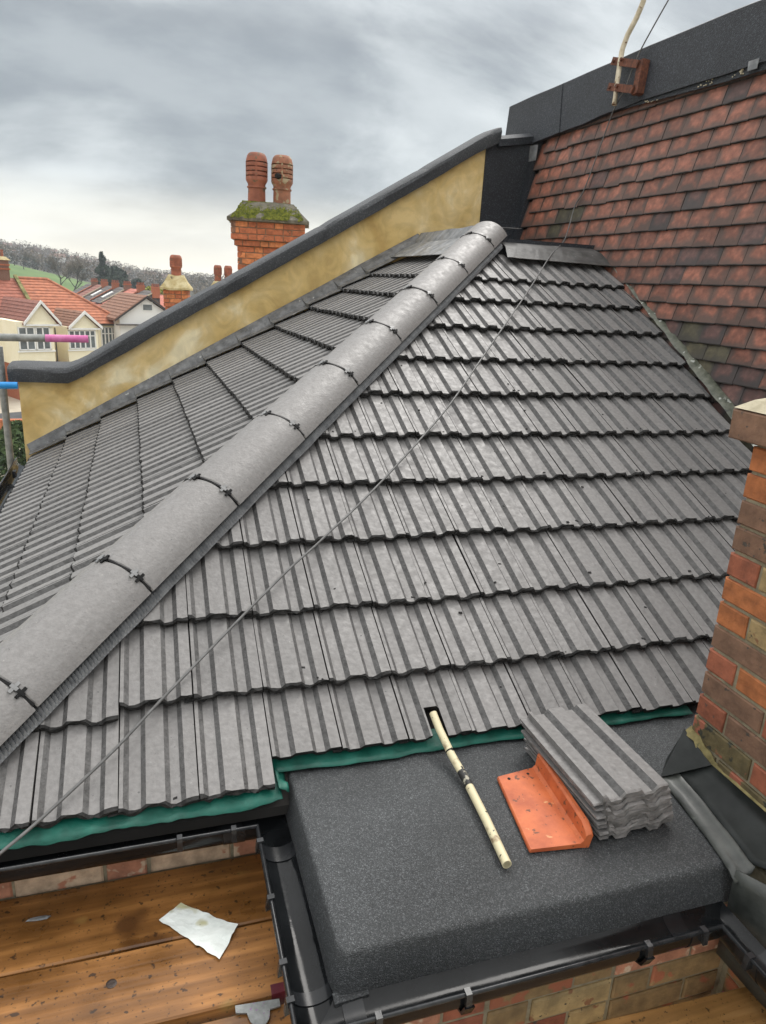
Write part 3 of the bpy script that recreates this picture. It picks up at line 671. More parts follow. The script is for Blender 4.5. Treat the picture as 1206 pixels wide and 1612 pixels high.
for i in range(26):      # white crumbs of mortar along the strip
    y = random.choice((2.70, 2.66, 2.25, 2.22, 2.02, 2.0)) + jit(0.05); z = 2.462 + jit(0.012); r_ = random.uniform(0.003, 0.008); c = Wp(y, z, 0.044)
    mb.box(c, NW * -r_, DW * r_ * random.uniform(1, 2.2), PW * r_)
mb.build('mortar_crumbs', M['mortar_pale'], twall, kind='stuff')
mb = MB(); q0 = [Wp(4.12, 2.41, 0.05), Wp(3.955, 2.40, 0.045), Wp(3.955, 2.29, 0.036), Wp(4.10, 2.295, 0.036)]
mb.loft([q0, [v - NW * 0.004 for v in q0]]); o = mb.build('lead_patch', M['lead'], twall); o['label'] = 'small square lead patch under the felt at the left end of the tiles'

# ================================================================== THE YELLOW PARAPET WALL
par = thing('parapet_wall', (1.6, 4.05, 0.0), 'sloping parapet wall with yellow render and black felt coping behind the roof', 'wall')
TOPL = [(-0.15, 0.53), (0.195, 0.523), (0.81, 0.896), (1.505, 1.290), (2.277, 1.741), (2.98, 2.161), (3.315, 2.365), (3.45, 2.43), (3.80, 2.44)]
mb = MB()
fr = [Vector((-0.15, parY(-0.15), -1.5))] + [Vector((x, parY(x), z)) for x, z in TOPL] + [Vector((3.80, parY(3.8), -1.5))]
mb.loft([fr, [v + Vector((0, 0.24, 0)) for v in fr]]); mb.build('rendered_wall', M['render'], par)
def topz(x):
    for (x0, z0), (x1, z1) in zip(TOPL, TOPL[1:]):
        if x <= x1: return z0 + (z1 - z0) * (x - x0) / (x1 - x0)
    return TOPL[-1][1]
def coping(x0, x1, lift):
    mb = MB(); rings = []; n = max(4, int((x1 - x0) / 0.06))
    for i in range(n + 1):
        x = x0 + (x1 - x0) * i / n; z = topz(x) + lift; a = parY(x)
        # soften the bend at the flat part
        if -0.1 < x < 0.5: z = sum(topz(x + d) for d in (-0.03, 0, 0.03)) / 3 + lift
        w = lambda s: 0.010 * nz(x * 4, s) + 0.004 * nz(x * 15, s + 9)
        e = 0.0 if 0 < i < n else 0.006
        rings.append([(x, a - 0.045 + w(1) + e, z - 0.012 + w(2)), (x, a - 0.056 + w(3) + e, z + 0.058 + w(4) * 0.6), (x, a - 0.050 + w(5) + e, z + 0.080 - e + w(6) * 0.6), (x, a - 0.030, z + 0.094 - e + w(7) * 0.6), (x, a + 0.04, z + 0.106 - e),
                      (x, a + 0.16, z + 0.112 - e), (x, a + 0.27, z + 0.104 - e), (x, a + 0.305, z + 0.07), (x, a + 0.30, z - 0.02), (x, a + 0.12, z - 0.01)])
    mb.loft(rings); o = mb.build('felt_coping', M['felt_coping'], par); smooth_angle(o, 28)
coping(-0.205, 0.30, 0.0); coping(0.27, 1.31, -0.004); coping(1.30, 2.05, 0.0); coping(2.035, 2.84, 0.003); coping(2.83, 3.42, 0.006)
mb = MB(); q0 = [Vector((3.315, parY(3.315) - 0.014, 1.60)), Vector((3.705, parY(3.705) - 0.014, 1.60)), Vector((3.705, parY(3.705) - 0.014, 2.49)), Vector((3.44, parY(3.44) - 0.014, 2.44)), Vector((3.315, parY(3.315) - 0.014, 2.364))]
mb.loft([q0, [v + Vector((0, 0.02, 0)) for v in q0]]); mb.build('felt_upstand', M['felt_blue'], par)
mb = MB(); q0 = [Wp(4.09, 1.5, 0.03), Wp(3.992, 1.5, 0.03), Wp(3.992, 2.48, 0.03), Wp(4.09, 2.48, 0.03)]
mb.loft([q0, [v - NW * 0.05 for v in q0]]); mb.build('felt_return', M['felt_blue'], par)
mb = MB()      # felt dressed round the junction of coping and band
rings = []
for i in range(8):
    a = i / 7; x = 3.405 + 0.34 * a; z = 2.405 + 0.06 * a
    rings.append([(x, parY(x) - 0.05 + 0.02 * a, z - 0.03), (x, parY(x) - 0.045, z + 0.02 + 0.01 * nz(i, 1)), (x, parY(x) + 0.03, z + 0.055), (x, parY(x) + 0.30, z + 0.05), (x, parY(x) + 0.30, z - 0.1)])
mb.loft(rings); o = mb.build('felt_saddle', M['felt_blue'], par); smooth_angle(o, 50)

# ================================================================== BRICKWORK HELPERS
_bc = {}
def brick_mesh(l, h, d, m):
    k = (round(l, 4), round(h, 4), m)
    if k not in _bc:
        rnd = random.Random(len(_bc)); mb = MB(); c = 0.004
        def rg(x, i): return [(i + rnd.uniform(-1, 1) * 0.0012, x, i + rnd.uniform(-1, 1) * 0.0012), (l - i + rnd.uniform(-1, 1) * 0.0015, x, i), (l - i, x, h - i + rnd.uniform(-1, 1) * 0.0015), (i, x, h - i)]
        mb.loft([rg(0.0, c), rg(c, 0.0), rg(d, 0.0)])
        _bc[k] = mb.mesh('brick', (M[m],))
    return _bc[k]
def brick_run(parent, o, u, n, length, courses, pal, course=0.075, bond='flemish', proud=0.0, depth=0.06, first=0, hh=None, pick=None, sl=0.215, hl=0.1025):
    """bricks laid on a face: o lower start corner, u along, n outward; local y runs inward"""
    o, u, n = Vector(o), Vector(u).normalized(), Vector(n).normalized(); up = Vector((0, 0, 1)); g = 0.010
    for c in range(courses):
        x = 0.0; k = c + first
        seq = 0
        if bond == 'flemish': x = 0.0; seq = k % 2
        else: x = -(k % 2) * (sl + g) / 2
        while x < length - 0.01:
            L_ = (sl if seq % 2 == 0 else hl) if bond == 'flemish' else sl
            seq += 1
            a, e = max(x, 0.0), min(x + L_, length)
            x += L_ + g
            if e - a < 0.02: continue
            m = pick(c, a) if pick else random.choice(pal)
            pos = o + u * (a + jit(0.0015)) + up * (c * course + jit(0.0012)) + n * (proud + jit(0.002))
            link('brick', brick_mesh(e - a, hh or course - g, depth, m), parent, frame(pos, u, -n, u.cross(-n)))

# ================================================================== BAY: felt roof, walls
slab = thing('flat_felt_roof', (1.6, -0.2, -0.12), 'small flat roof of black mineral felt with rounded edges below the tiles', 'roof')
def rrect(x0, y0, x1, y1, r, z, n=5, wob=0.0, seed=0):
    pts = []
    for cx, cy, a0 in ((x1 - r, y1 - r, 0), (x0 + r, y1 - r, 90), (x0 + r, y0 + r, 180), (x1 - r, y0 + r, 270)):
        for i in range(n + 1):
            a = R(a0 + 90 * i / n); pts.append([cx + r * math.cos(a), cy + r * math.sin(a)])
    # densify the long sides
    out = []
    for i, p_ in enumerate(pts):
        q_ = pts[(i + 1) % len(pts)]; d = math.hypot(q_[0] - p_[0], q_[1] - p_[1]); m_ = 1 if (i % (n + 1)) != n else 20
        for t in range(m_):
            x = p_[0] + (q_[0] - p_[0]) * t / m_; y = p_[1] + (q_[1] - p_[1]) * t / m_
            cx_, cy_ = (x0 + x1) / 2, (y0 + y1) / 2
            w = wob * nz(x * 5 + seed, y * 5, 0.5)
            out.append((x + w * (1 if x > cx_ else -1), y + w * (1 if y > cy_ else -1), z + wob * 0.6 * nz(x * 4, y * 4, 3 + seed)))
    return out
SX0, SY0, SX1, SY1 = 1.103, -0.497, 2.15, 0.16
mb = MB()
prof = [(-0.12, -0.0255), (-0.004, -0.0262), (0.004, -0.0282), (0.0085, -0.0325), (0.0115, -0.041), (0.017, -0.072), (0.024, -0.105), (0.027, -0.124)]
rings = [rrect(SX0 - o_, SY0 - o_ * 1.35, SX1 + o_ * 0.2, SY1, 0.022 + max(0, o_ * 0.5), z_, wob=0.003) for o_, z_ in prof[1:]]
mb.loft(rings[::-1], caps=True); o = mb.build('felt_top', M['felt'], slab); smooth_angle(o, 45)
mb = MB(); mb.bx(2.05, -0.30, -0.10, 2.95, 0.155, -0.0285); mb.build('felt_back_strip', M['felt'], slab)
mb = MB(); mb.box((1.080, -0.546, -0.140), (0.075, 0.004, 0), (0, 0.025, 0), (0, 0, 0.022)); 
o = mb.build('felt_corner_flap', M['felt'], slab)

PAL_A = ['brick_pink', 'brick_orange', 'brick_pale', 'brick_stock', 'brick_pink', 'brick_red', 'brick_pale']
PAL_B = ['brick_stain', 'brick_stock', 'brick_red', 'brick_pink', 'brick_stain', 'brick_pale']
w1 = thing('brick_wall', (0.4, 0.1, -0.8), 'strip of pink and yellow brickwork between the eaves gutter and the scaffold boards', 'wall')
mb = MB(); mb.bx(-1.4, 0.093, -3.0, 1.10, 0.30, -0.09); mb.build('mortar_bed', M['mortar'], w1)
brick_run(w1, (-0.75, 0.087, -0.60), (1, 0, 0), (0, -1, 0), 1.85, 7, PAL_A, bond='flemish', first=1)
w2 = thing('bay_brick_wall', (1.6, -0.5, -0.8), 'stained brick wall of the bay under the front gutter', 'wall')
mb = MB(); mb.bx(1.118, -0.530, -3.0, 2.138, 0.28, -0.125); mb.build('mortar_bed', M['mortar'], w2)
brick_run(w2, (1.112, -0.536, -0.725), (1, 0, 0), (0, -1, 0), 1.0, 8, PAL_B, bond='flemish')
brick_run(w2, (1.112, 0.07, -0.60), (0, -1, 0), (-1, 0, 0), 0.6, 6, PAL_B, bond='flemish')
w3 = thing('return_brick_wall', (2.2, -1.0, -0.8), 'shadowed brick return wall under the gutter at the lower right corner', 'wall')
mb = MB(); mb.bx(2.131, -1.9, -3.0, 2.6, -0.528, -0.135); mb.bx(2.15, -0.60, -0.134, 2.7, -0.13, -0.035); mb.build('mortar_bed', M['mortar'], w3)
brick_run(w3, (2.124, -0.545, -0.80), (0, -1, 0), (-1, 0, 0), 0.9, 9, ['brick_red', 'brick_brown', 'brick_stain'], bond='flemish')

# ================================================================== GUTTER RUN
gut = thing('gutter', (1.04, -0.3, -0.13), 'black plastic gutter run wrapping round the flat felt roof and along the eaves', 'gutter')
GZ = -0.075; PATH = [(-0.9, 0.0), (1.040, -0.005), (1.040, -0.573), (2.028, -0.573), (2.028, -1.9)]
def mitre(i):
    p_ = Vector((PATH[i][0], PATH[i][1], 0))
    d0 = Vector((PATH[i][0] - PATH[i - 1][0], PATH[i][1] - PATH[i - 1][1], 0)).normalized() if i > 0 else None
    d1 = Vector((PATH[i + 1][0] - PATH[i][0], PATH[i + 1][1] - PATH[i][1], 0)).normalized() if i < len(PATH) - 1 else None
    n0 = Vector((-d0.y, d0.x, 0)) if d0 else None; n1 = Vector((-d1.y, d1.x, 0)) if d1 else None
    if n0 is None: return p_, n1
    if n1 is None: return p_, n0
    b = (n0 + n1); b = b / b.dot(n0); return p_, b
sec_in = [(-0.052 * math.cos(R(a)), -0.060 * math.sin(R(a)) ** 0.7 if 0 < a < 180 else 0.0) for a in range(0, 141, 10)]
sec_out = [(-0.056 * math.cos(R(a)), -0.064 * math.sin(R(a)) ** 0.7 - 0.001 if 0 < a < 180 else 0.0) for a in range(140, -1, -10)]
sec_all = sec_in + sec_out
def gut_ring(i, t=None, j=None, sec=sec_all):
    p_, b = mitre(i)
    if t is not None:
        p2, b2 = mitre(i + 1); d = (p2 - p_).normalized(); n_ = Vector((-d.y, d.x, 0)); p_ = p_ + d * t; b = n_
    return [p_ + b * o_ + Vector((0, 0, GZ + z_)) for o_, z_ in sec]
for i in range(len(PATH) - 1):
    L_ = (Vector(PATH[i + 1]) - Vector(PATH[i])).length
    mb = MB(); mb.loft([gut_ring(i), gut_ring(i, 0.12), gut_ring(i, L_ - 0.12), gut_ring(i + 1)]); o = mb.build('trough', M['gutter'], gut); smooth_angle(o, 40)
    mb = MB()      # beaded front rim
    rim = [(-0.054 + 0.0055 * math.cos(R(a)), 0.002 + 0.0055 * math.sin(R(a))) for a in range(0, 360, 60)]
    mb.loft([gut_ring(i, sec=rim), gut_ring(i + 1, sec=rim)]); o = mb.build('rim', M['gutter_rim'], gut); smooth_angle(o, 70)
def union(i, t, w):
    so = [(a * 1.035, b_ * 1.03 + 0.001) for a, b_ in sec_out]; si = [(a * 0.972, b_ * 0.965 + 0.0005) for a, b_ in sec_in]
    mb = MB(); mb.loft([gut_ring(i, t, sec=si + so), gut_ring(i, t + w, sec=si + so)]); o = mb.build('union', M['gutter_union'], gut); smooth_angle(o, 40)
L2 = 0.568; union(0, 1.80, 0.055); union(1, 0.075, 0.05); union(1, 0.49, 0.03); union(2, 0.055, 0.045); union(2, 0.85, 0.05); union(3, 0.10, 0.06)
def gclip(i, t, w=0.013):
    cs = [(-0.062, 0.010), (-0.046, 0.011), (-0.044, 0.006), (-0.050, 0.004), (-0.051, -0.022), (-0.056, -0.022), (-0.066, -0.026), (-0.064, 0.0)]
    mb = MB(); mb.loft([gut_ring(i, t, sec=cs), gut_ring(i, t + w, sec=cs)]); mb.build('clip', M['gutter_rim'], gut)
for i, t in ((0, 1.685), (0, 1.82), (1, 0.105), (1, 0.285), (1, 0.455), (1, 0.54), (2, 0.10), (2, 0.29), (2, 0.725), (2, 0.875), (3, 0.13), (3, 0.22)): gclip(i, t)
for t in (0.29, 0.725):      # long support arms under the front gutter
    mb = MB(); mb.loft([gut_ring(2, t - 0.003, sec=[(-0.068, -0.02), (-0.055, -0.052), (0.0, -0.078), (0.06, -0.075), (0.06, -0.069), (0.0, -0.072), (-0.05, -0.048), (-0.062, -0.02)]), gut_ring(2, t + 0.019, sec=[(-0.068, -0.02), (-0.055, -0.052), (0.0, -0.078), (0.06, -0.075), (0.06, -0.069), (0.0, -0.072), (-0.05, -0.048), (-0.062, -0.02)])])
    mb.build('bracket', M['gutter'], gut)
# gutter of the left-hand eaves
g2 = thing('gutter', (-0.1, 2.5, -0.1), 'black plastic gutter under the left slope next to the grey scaffold pole', 'gutter')
mb = MB()
def lg(y, sec): return [Vector((-0.085 - 0.0277 * (y - 1.0), y, -0.05)) + Vector((o_ * 1.0, 0, z_)) for o_, z_ in sec]
mb.loft([lg(0.3, sec_all), lg(4.02, sec_all)]); o = mb.build('trough', M['gutter'], g2); smooth_angle(o, 40)
mb = MB(); mb.loft([lg(0.3, [(-0.054 + 0.006 * math.cos(R(a)), 0.002 + 0.006 * math.sin(R(a))) for a in range(0, 360, 60)]), lg(4.02, [(-0.054 + 0.006 * math.cos(R(a)), 0.002 + 0.006 * math.sin(R(a))) for a in range(0, 360, 60)])]); mb.build('rim', M['gutter_rim'], g2)
mb = MB(); mb.bx(-0.175, 3.55, -0.075, -0.155, 3.60, -0.03); mb.build('clip', M['gutter_rim'], g2)
# house wall under the left slope
w4 = thing('side_wall', (0.05, 2.0, -4.0), 'brick side wall of the house below the left gutter', 'wall')
mb = MB(); mb.bx(0.02, 0.10, -9.2, 0.30, 3.95, -0.10); mb.build('wall', M['brick_red'], w4)

# ================================================================== CHIMNEY AT THE RIGHT
ch = thing('brick_chimney', (2.5, -0.45, 0.0), 'low brick chimney at the right edge with mixed red, brown and speckled yellow bricks', 'chimney')
mb = MB(); mb.bx(2.257, -1.05, -0.05, 2.80, -0.160, 0.965); mb.build('mortar_core', M['mortar'], ch)
rc = random.Random(5); CPAL = ['brick_red', 'brick_purple', 'brick_orange', 'brick_red', 'brick_red', 'brick_brown', 'brick_red', 'brick_orange']
special = {(8, 1): 'brick_stock', (11, 0): 'brick_orange', (12, 0): 'brick_orange', (10, 0): 'brick_brown', (9, 0): 'brick_brown', (5, 0): 'brick_brown', (4, 0): 'brick_red', (3, 0): 'brick_brown', (3, 1): 'brick_red', (2, 0): 'brick_red', (2, 1): 'brick_brown'}
_cnt = {}
def pick(c, a):
    k = _cnt.get(c, 0); _cnt[c] = k + 1
    if c <= 0: return 'brick_mossy'
    if c == 1: return rc.choice(['brick_mossy', 'brick_red', 'brick_mossy'])
    if c == 6 and k == 1: return 'brick_stock'
    return special.get((c, k)) or rc.choice(CPAL)
brick_run(ch, (2.250, -0.150, 0.0), (0, -1, 0), (-1, 0, 0), 0.9, 13, CPAL, course=0.0735, bond='flemish', pick=pick, first=1)
brick_run(ch, (2.80, -0.153, 0.0), (-1, 0, 0), (0, 1, 0), 0.545, 13, CPAL, course=0.0735, bond='flemish')
brick_run(ch, (2.205, -0.105, 0.958), (0, -1, 0), (-1, 0, 0), 0.95, 1, ['brick_brown'], course=0.085, bond='stretcher', depth=0.12)
mb = MB(); mb.bx(2.215, -1.05, 0.962, 2.85, -0.115, 1.036); mb.build('cap_core', M['brick_brown'], ch)
mb = MB()
lo = [(2.205, -0.108, 1.038), (2.205, -1.05, 1.038), (2.86, -1.05, 1.038), (2.86, -0.108, 1.038)]
mb.loft([lo, [(2.235, -0.14, 1.062), (2.235, -1.05, 1.062), (2.83, -1.05, 1.062), (2.83, -0.14, 1.062)], [(2.35, -0.28, 1.12), (2.35, -1.05, 1.12), (2.7, -1.05, 1.12), (2.7, -0.28, 1.12)]]); mb.build('flaunching', M['mortar_pale'], ch)
# flashing round the chimney foot
rws = [[], [], [], []]
for i in range(30):
    y = -0.20 - 0.36 * i / 29
    low = 2.118 - 0.055 * min(1, (-0.20 - y) / 0.34) ** 1.4 + 0.005 * nz(y * 14, 1)
    k = max(0.0, (-0.535 - y) / 0.025)
    rws[0].append((low, y, -0.0205 - 0.016 * k + 0.002 * nz(y * 22, 3)))
    rws[1].append((low + 0.022, y, -0.0165 - 0.014 * k + 0.003 * nz(y * 15, 8)))
    rws[2].append((low + 0.044 + 0.006 * nz(y * 9, 5), y, -0.010 - 0.008 * k)); rws[3].append((low + 0.052 + 0.006 * nz(y * 9, 5), y, 0.001))
ribbon('lead_apron', rws, M['lead_side'], ch, thick=0.003)
rws = [[], [], [], []]
for i in range(40):
    y = -0.20 - 0.95 * i / 39
    low = 2.118 - 0.055 * min(1, (-0.20 - y) / 0.34) ** 1.4 + (0.025 if y < -0.56 else 0)
    rws[0].append((low + 0.050, y, -0.004)); rws[1].append((low + 0.075 + 0.006 * nz(y * 5, 2), y, 0.004 + 0.003 * nz(y * 6, 6))); rws[2].append((2.215, y, 0.022 + 0.003 * nz(y * 7, 1))); rws[3].append((2.240, y, 0.046))
ribbon('black_sheet', rws, M['lead_dark'], ch, thick=0.003)
rws = []
for j in range(9):
    f = j / 8; rw = []
    for i in range(26):
        y = -0.548 - 0.75 * i / 25
        x = 2.068 + 0.070 * (1 - f) ** 2 * min(1, i / 4) + 0.012 * min(1, i / 6) + 0.010 * nz(y * 5, f * 3, 2)
        rw.append((x, y - 0.004 * f, -0.006 - 0.26 * f + 0.004 * nz(y * 8, f * 2)))
    rws.append(rw)
o = ribbon('side_sheet', rws, M['lead_side'], ch, thick=0.003)
mb = MB()      # folded corner of the sheet
a_ = Vector((2.236, -0.140, 0.085)); b2 = Vector((2.125, -0.20, -0.020)); c2 = Vector((2.236, -0.262, 0.048)); e2 = Vector((2.20, -0.13, -0.02))
mb.loft([[a_, b2, c2], [v - Vector((0.003, 0.0, -0.002)) for v in (a_, b2, c2)]]); mb.quad([a_, e2, b2]); mb.build('sheet_fold', M['lead_dark'], ch)
rws = [[], [], []]
for i in range(40):
    y = -0.145 - 0.85 * i / 39
    rws[0].append((2.228 + 0.004 * nz(y * 20, 1), y, 0.034 - 0.004 * i / 39 + 0.006 * nz(y * 16, 2) + (0.045 if y > -0.19 else 0.02 if y > -0.24 else 0)))
    rws[1].append((2.236 + 0.005 * nz(y * 24, 5), y, 0.042 + 0.006 * nz(y * 18, 4) + (0.045 if y > -0.19 else 0.02 if y > -0.24 else 0)))
    rws[2].append((2.252, y, 0.050 + 0.007 * nz(y * 25, 7) + (0.045 if y > -0.19 else 0.02 if y > -0.24 else 0)))
ribbon('mortar_fillet', rws, M['mortar_yellow'], ch)

# ================================================================== SCAFFOLD BOARDS AND WHAT LIES ABOUT
def board(x0, x1, y0, y1, zt, label, m='board', skew=0.0, red=False):
    t = thing('scaffold_board', ((x0 + x1) / 2, (y0 + y1) / 2, zt - 0.038), label, 'scaffold board', 'scaffold boards')
    mb = MB(); c = 0.004; n = 24; rings = []
    for i in range(n + 1):
        x = x0 + (x1 - x0) * i / n; s_ = skew * (x - x0); w = 0.0022
        ya, yb = y0 + s_ + w * nz(x * 4, 1, y0), y1 + s_ + w * nz(x * 4, 2, y0); za = zt + 0.0015 * nz(x * 3, y0)
        rings.append([(x, ya, za - 0.038), (x, yb, za - 0.038), (x, yb, za - c), (x, yb - c, za), (x, (ya + yb) / 2, za - 0.001), (x, ya + c, za), (x, ya, za - c)])
    mb.loft(rings); o = mb.build('plank', M[m], t); smooth_angle(o, 30)
    if red:
        mb = MB(); mb.box((x1 - 0.055, y0 - 0.001, zt - 0.0388), (0.057, 0, 0), (0, (y1 - y0) * 0.12, 0), (0, 0, 0.0396)); mb.build('painted_end', M['board_red'], t)
    return t
BZ = -0.290
board(-1.4, 1.100, -0.1495, 0.078, BZ, 'brown wet scaffold board against the brickwork, under the green membrane', skew=0.0)
b2_ = board(-1.4, 1.035, -0.3560, -0.1535, BZ - 0.002, 'brown wet scaffold board with a dark knot, under the lower half of the white paper', red=True)
mb = MB(); mb.lathe((0.625, -0.235, BZ - 0.0025), [(0.0, 0.0010), (0.006, 0.0011), (0.010, 0.0008), (0.0125, 0.0)], n=11, caps=False); o = mb.build('knot', M['knot'], b2_)
b3 = board(-1.4, 1.10, -0.60, -0.372, BZ - 0.016, 'brown scaffold board at the bottom edge carrying a metal end plate')
mb = MB(); pts = [(-0.05, 0.012), (-0.05, -0.006)] + [(-0.026, -0.010)] + [(-0.024 * math.cos(R(a)), -0.016 - 0.030 * math.sin(R(a))) for a in range(10, 171, 20)] + [(0.026, -0.010), (0.05, -0.006), (0.05, 0.012)]
base = Vector((0.946, -0.374, BZ - 0.0115))
mb.loft([[base + Vector((x, y - 0.09 * x, 0)) for x, y in pts], [base + Vector((x, y - 0.09 * x, 0.004)) for x, y in pts]]); mb.build('end_plate', M['galv'], b3)
board(1.13, 3.3, -0.82, -0.585, BZ, 'pale dry scaffold board at the lower right below the bay brickwork', m='board_pale', skew=-0.045)
# paper scrap
P4 = [Vector((0.732, -0.089, BZ)), Vector((0.788, -0.049, BZ)), Vector((0.925, -0.158, BZ)), Vector((0.871, -0.240, BZ))]
rows = []
for i in range(9):
    rw = []
    for j in range(17):
        a, b = i / 8, j / 16
        p_ = (P4[0] * (1 - a) + P4[1] * a) * (1 - b) + (P4[3] * (1 - a) + P4[2] * a) * b
        edge = min(a, 1 - a, b, 1 - b)
        z = 0.004 + 0.0028 * nz(a * 3.5, b * 7, 2) + 0.0012 * nz(a * 11, b * 20, 5)
        if b > 0.85 and a > 0.5: z += 0.008 * (b - 0.85) / 0.15
        rw.append((p_.x + 0.003 * nz(a * 9, b * 9, 1) * (edge < 0.05), p_.y + 0.004 * nz(b * 9, a * 7, 4) * (edge < 0.05), p_.z + z))
    rows.append(rw)
o = ribbon('paper_scrap', rows, M['paper'], None, smooth=False, thick=0.0004, label='torn white rectangle of paper lying on the brown scaffold boards', cat='paper')
# small grey chip on the first board
mb = MB(); c = Vector((0.44, -0.008, BZ + 0.001)); mb.loft([[c + Vector((0.03 * math.cos(R(a)), 0.006 * math.sin(R(a)) + 0.002 * math.cos(R(3 * a)), 0)) for a in range(0, 360, 45)], [c + Vector((0.024 * math.cos(R(a)), 0.004 * math.sin(R(a)), 0.004)) for a in range(0, 360, 45)]])
mb.build('slate_chip', M['lead'], None, label='thin grey sliver lying on the scaffold board near the left edge', cat='debris')

# stack of spare tiles
TRAW = [tile_mesh(300 + i, (M['tile'], M['tile_raw'], M['tile_rib_shaded']), rough=0.0022, lip=0) for i in range(7)]
order = ['bottom', 'second from the bottom', 'third from the bottom', 'middle', 'third from the top', 'second from the top', 'top']
for k in range(7):
    rz = R(1.2) + jit(0.012); xa = Vector((math.cos(rz), math.sin(rz), 0)); ya = Vector((-math.sin(rz), math.cos(rz), 0))
    tilt = 0.0
    pos = Vector((1.812 + (6 - k) * 0.0025 + jit(0.004), -0.366 + (6 - k) * -0.002 + jit(0.005), 0.0075 + k * 0.0160))
    if k == 6: pos = Vector((1.806, -0.362, 0.0075 + 6 * 0.0160))
    lab = 'loose grey roof tile, %s of the stack on the felt roof' % (order[k] if k in (0, 3, 6) else order[k])
    link('loose_roof_tile', TRAW[k], None, frame(pos, xa, ya, xa.cross(ya)), label=lab, cat='roof tile', group='tiles stacked on the felt roof')
# orange angle tile
ot = thing('clay_angle_tile', (1.70, -0.23, -0.0255), 'orange clay angle tile with an upturned side beside the stacked grey tiles', 'tile')
Fa, Fb = Vector((1.612, -0.362, -0.0245)), Vector((1.770, -0.380, -0.0245)); Ba, Bb = Vector((1.654, -0.096, -0.0245)), Vector((1.795, -0.083, -0.0245))
def lprof(A, B, hgt, j=0.0):
    w = (B - A); wl_ = w.length; wd = w / wl_; t = 0.013; up_ = Vector((0, 0, 1))
    P_ = [(0, 0.003), (wl_ - t - 0.012, 0.002), (wl_ - 0.002, 0.0), (wl_, 0.004), (wl_ + 0.006, hgt - 0.004), (wl_ + 0.002, hgt), (wl_ - t + 0.006, hgt), (wl_ - t, hgt - 0.005), (wl_ - t - 0.003, t + 0.010), (wl_ - t - 0.012, t + 0.002), (0.003, t), (0, t - 0.004)]
    return [A + wd * a + up_ * (b + 0) for a, b in P_]
mb = MB(); mb.loft([lprof(Fa + Vector((0.001, -0.002, 0)), Fb + Vector((0, -0.002, 0)), 0.040), lprof(Fa.lerp(Ba, 0.02), Fb.lerp(Bb, 0.02), 0.050), lprof(Fa.lerp(Ba, 0.09), Fb.lerp(Bb, 0.09), 0.061), lprof(Fa.lerp(Ba, 0.5), Fb.lerp(Bb, 0.5), 0.062), lprof(Ba, Bb, 0.062)])
o = mb.build('tile_body', M['orange_clay'], ot); smooth_angle(o, 30)
for a, b in ((0.22, 0.93), (0.66, 0.935)):
    c = (Fa.lerp(Ba, b)).lerp(Fb.lerp(Bb, b), a); mb = MB(); mb.lathe((c.x, c.y, -0.0245 + 0.0125), [(0.0045, 0.0), (0.0045, 0.0022)], n=10); mb.build('nail_hole', M['soot_and_shade'], ot)  # black disc painted as the shade in the nail hole
# cream pipe poking out of the roof
pp = thing('pipe', (1.55, -0.1, -0.02), 'short cream painted pipe with rust poking out of the tiles onto the felt', 'pipe')
PP = [Vector((1.544, 0.138, 0.060)), Vector((1.546, 0.085, 0.038)), Vector((1.552, 0.0, 0.010)), Vector((1.557, -0.10, -0.004)), Vector((1.548, -0.25, -0.008)), Vector((1.534, -0.395, -0.010))]
PS = []
for i in range(len(PP) - 1):
    for t in range(6): PS.append(PP[i].lerp(PP[i + 1], t / 6))
PS.append(PP[-1])
mb = MB(); mb.tube(PS, 0.0118, 14, caps=False); k0 = len(PS)
dirp = (PS[-1] - PS[-2]).normalized()
mb.tube([PS[-1], PS[-1] - dirp * 0.05], [0.0092, 0.0092], 14, caps=False)
for j in range(14):
    n_ = (k0 - 1) * 14
    mb.f.append((n_ + j, n_ + (j + 1) % 14, k0 * 14 + (j + 1) % 14, k0 * 14 + j)); mb.m.append(0)
o = mb.build('pipe_body', M['pipe'], pp, fix=False); smooth_angle(o, 50)
mb = MB(); mb.tube([PS[-1] - dirp * 0.03, PS[-1] - dirp * 0.035], 0.0092, 14); mb.build('bore', M['soot_and_shade'], pp)  # black disc painted as the shade inside the pipe
def band(i0, i1, r):
    mb = MB(); mb.tube(PS[i0:i1 + 1], r, 14, caps=False); o = mb.build('band', M['pipe_band'], pp, fix=False); smooth_angle(o, 60)
mb = MB(); mb.tube([PP[2].lerp(PP[1], 0.15), PP[2].lerp(PP[1], 0.10)], 0.0122, 14, caps=False); mb.build('band', M['black_plastic'], pp, fix=False)
band(16, 19, 0.01205)
# black sheet behind the notched tile, painted as the shade in the hole
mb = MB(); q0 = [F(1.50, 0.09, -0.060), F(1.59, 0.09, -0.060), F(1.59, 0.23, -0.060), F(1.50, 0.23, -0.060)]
mb.loft([q0, [v - NF * 0.006 for v in q0]]); mb.build('pipe_opening', M['soot_and_shade'], roof)

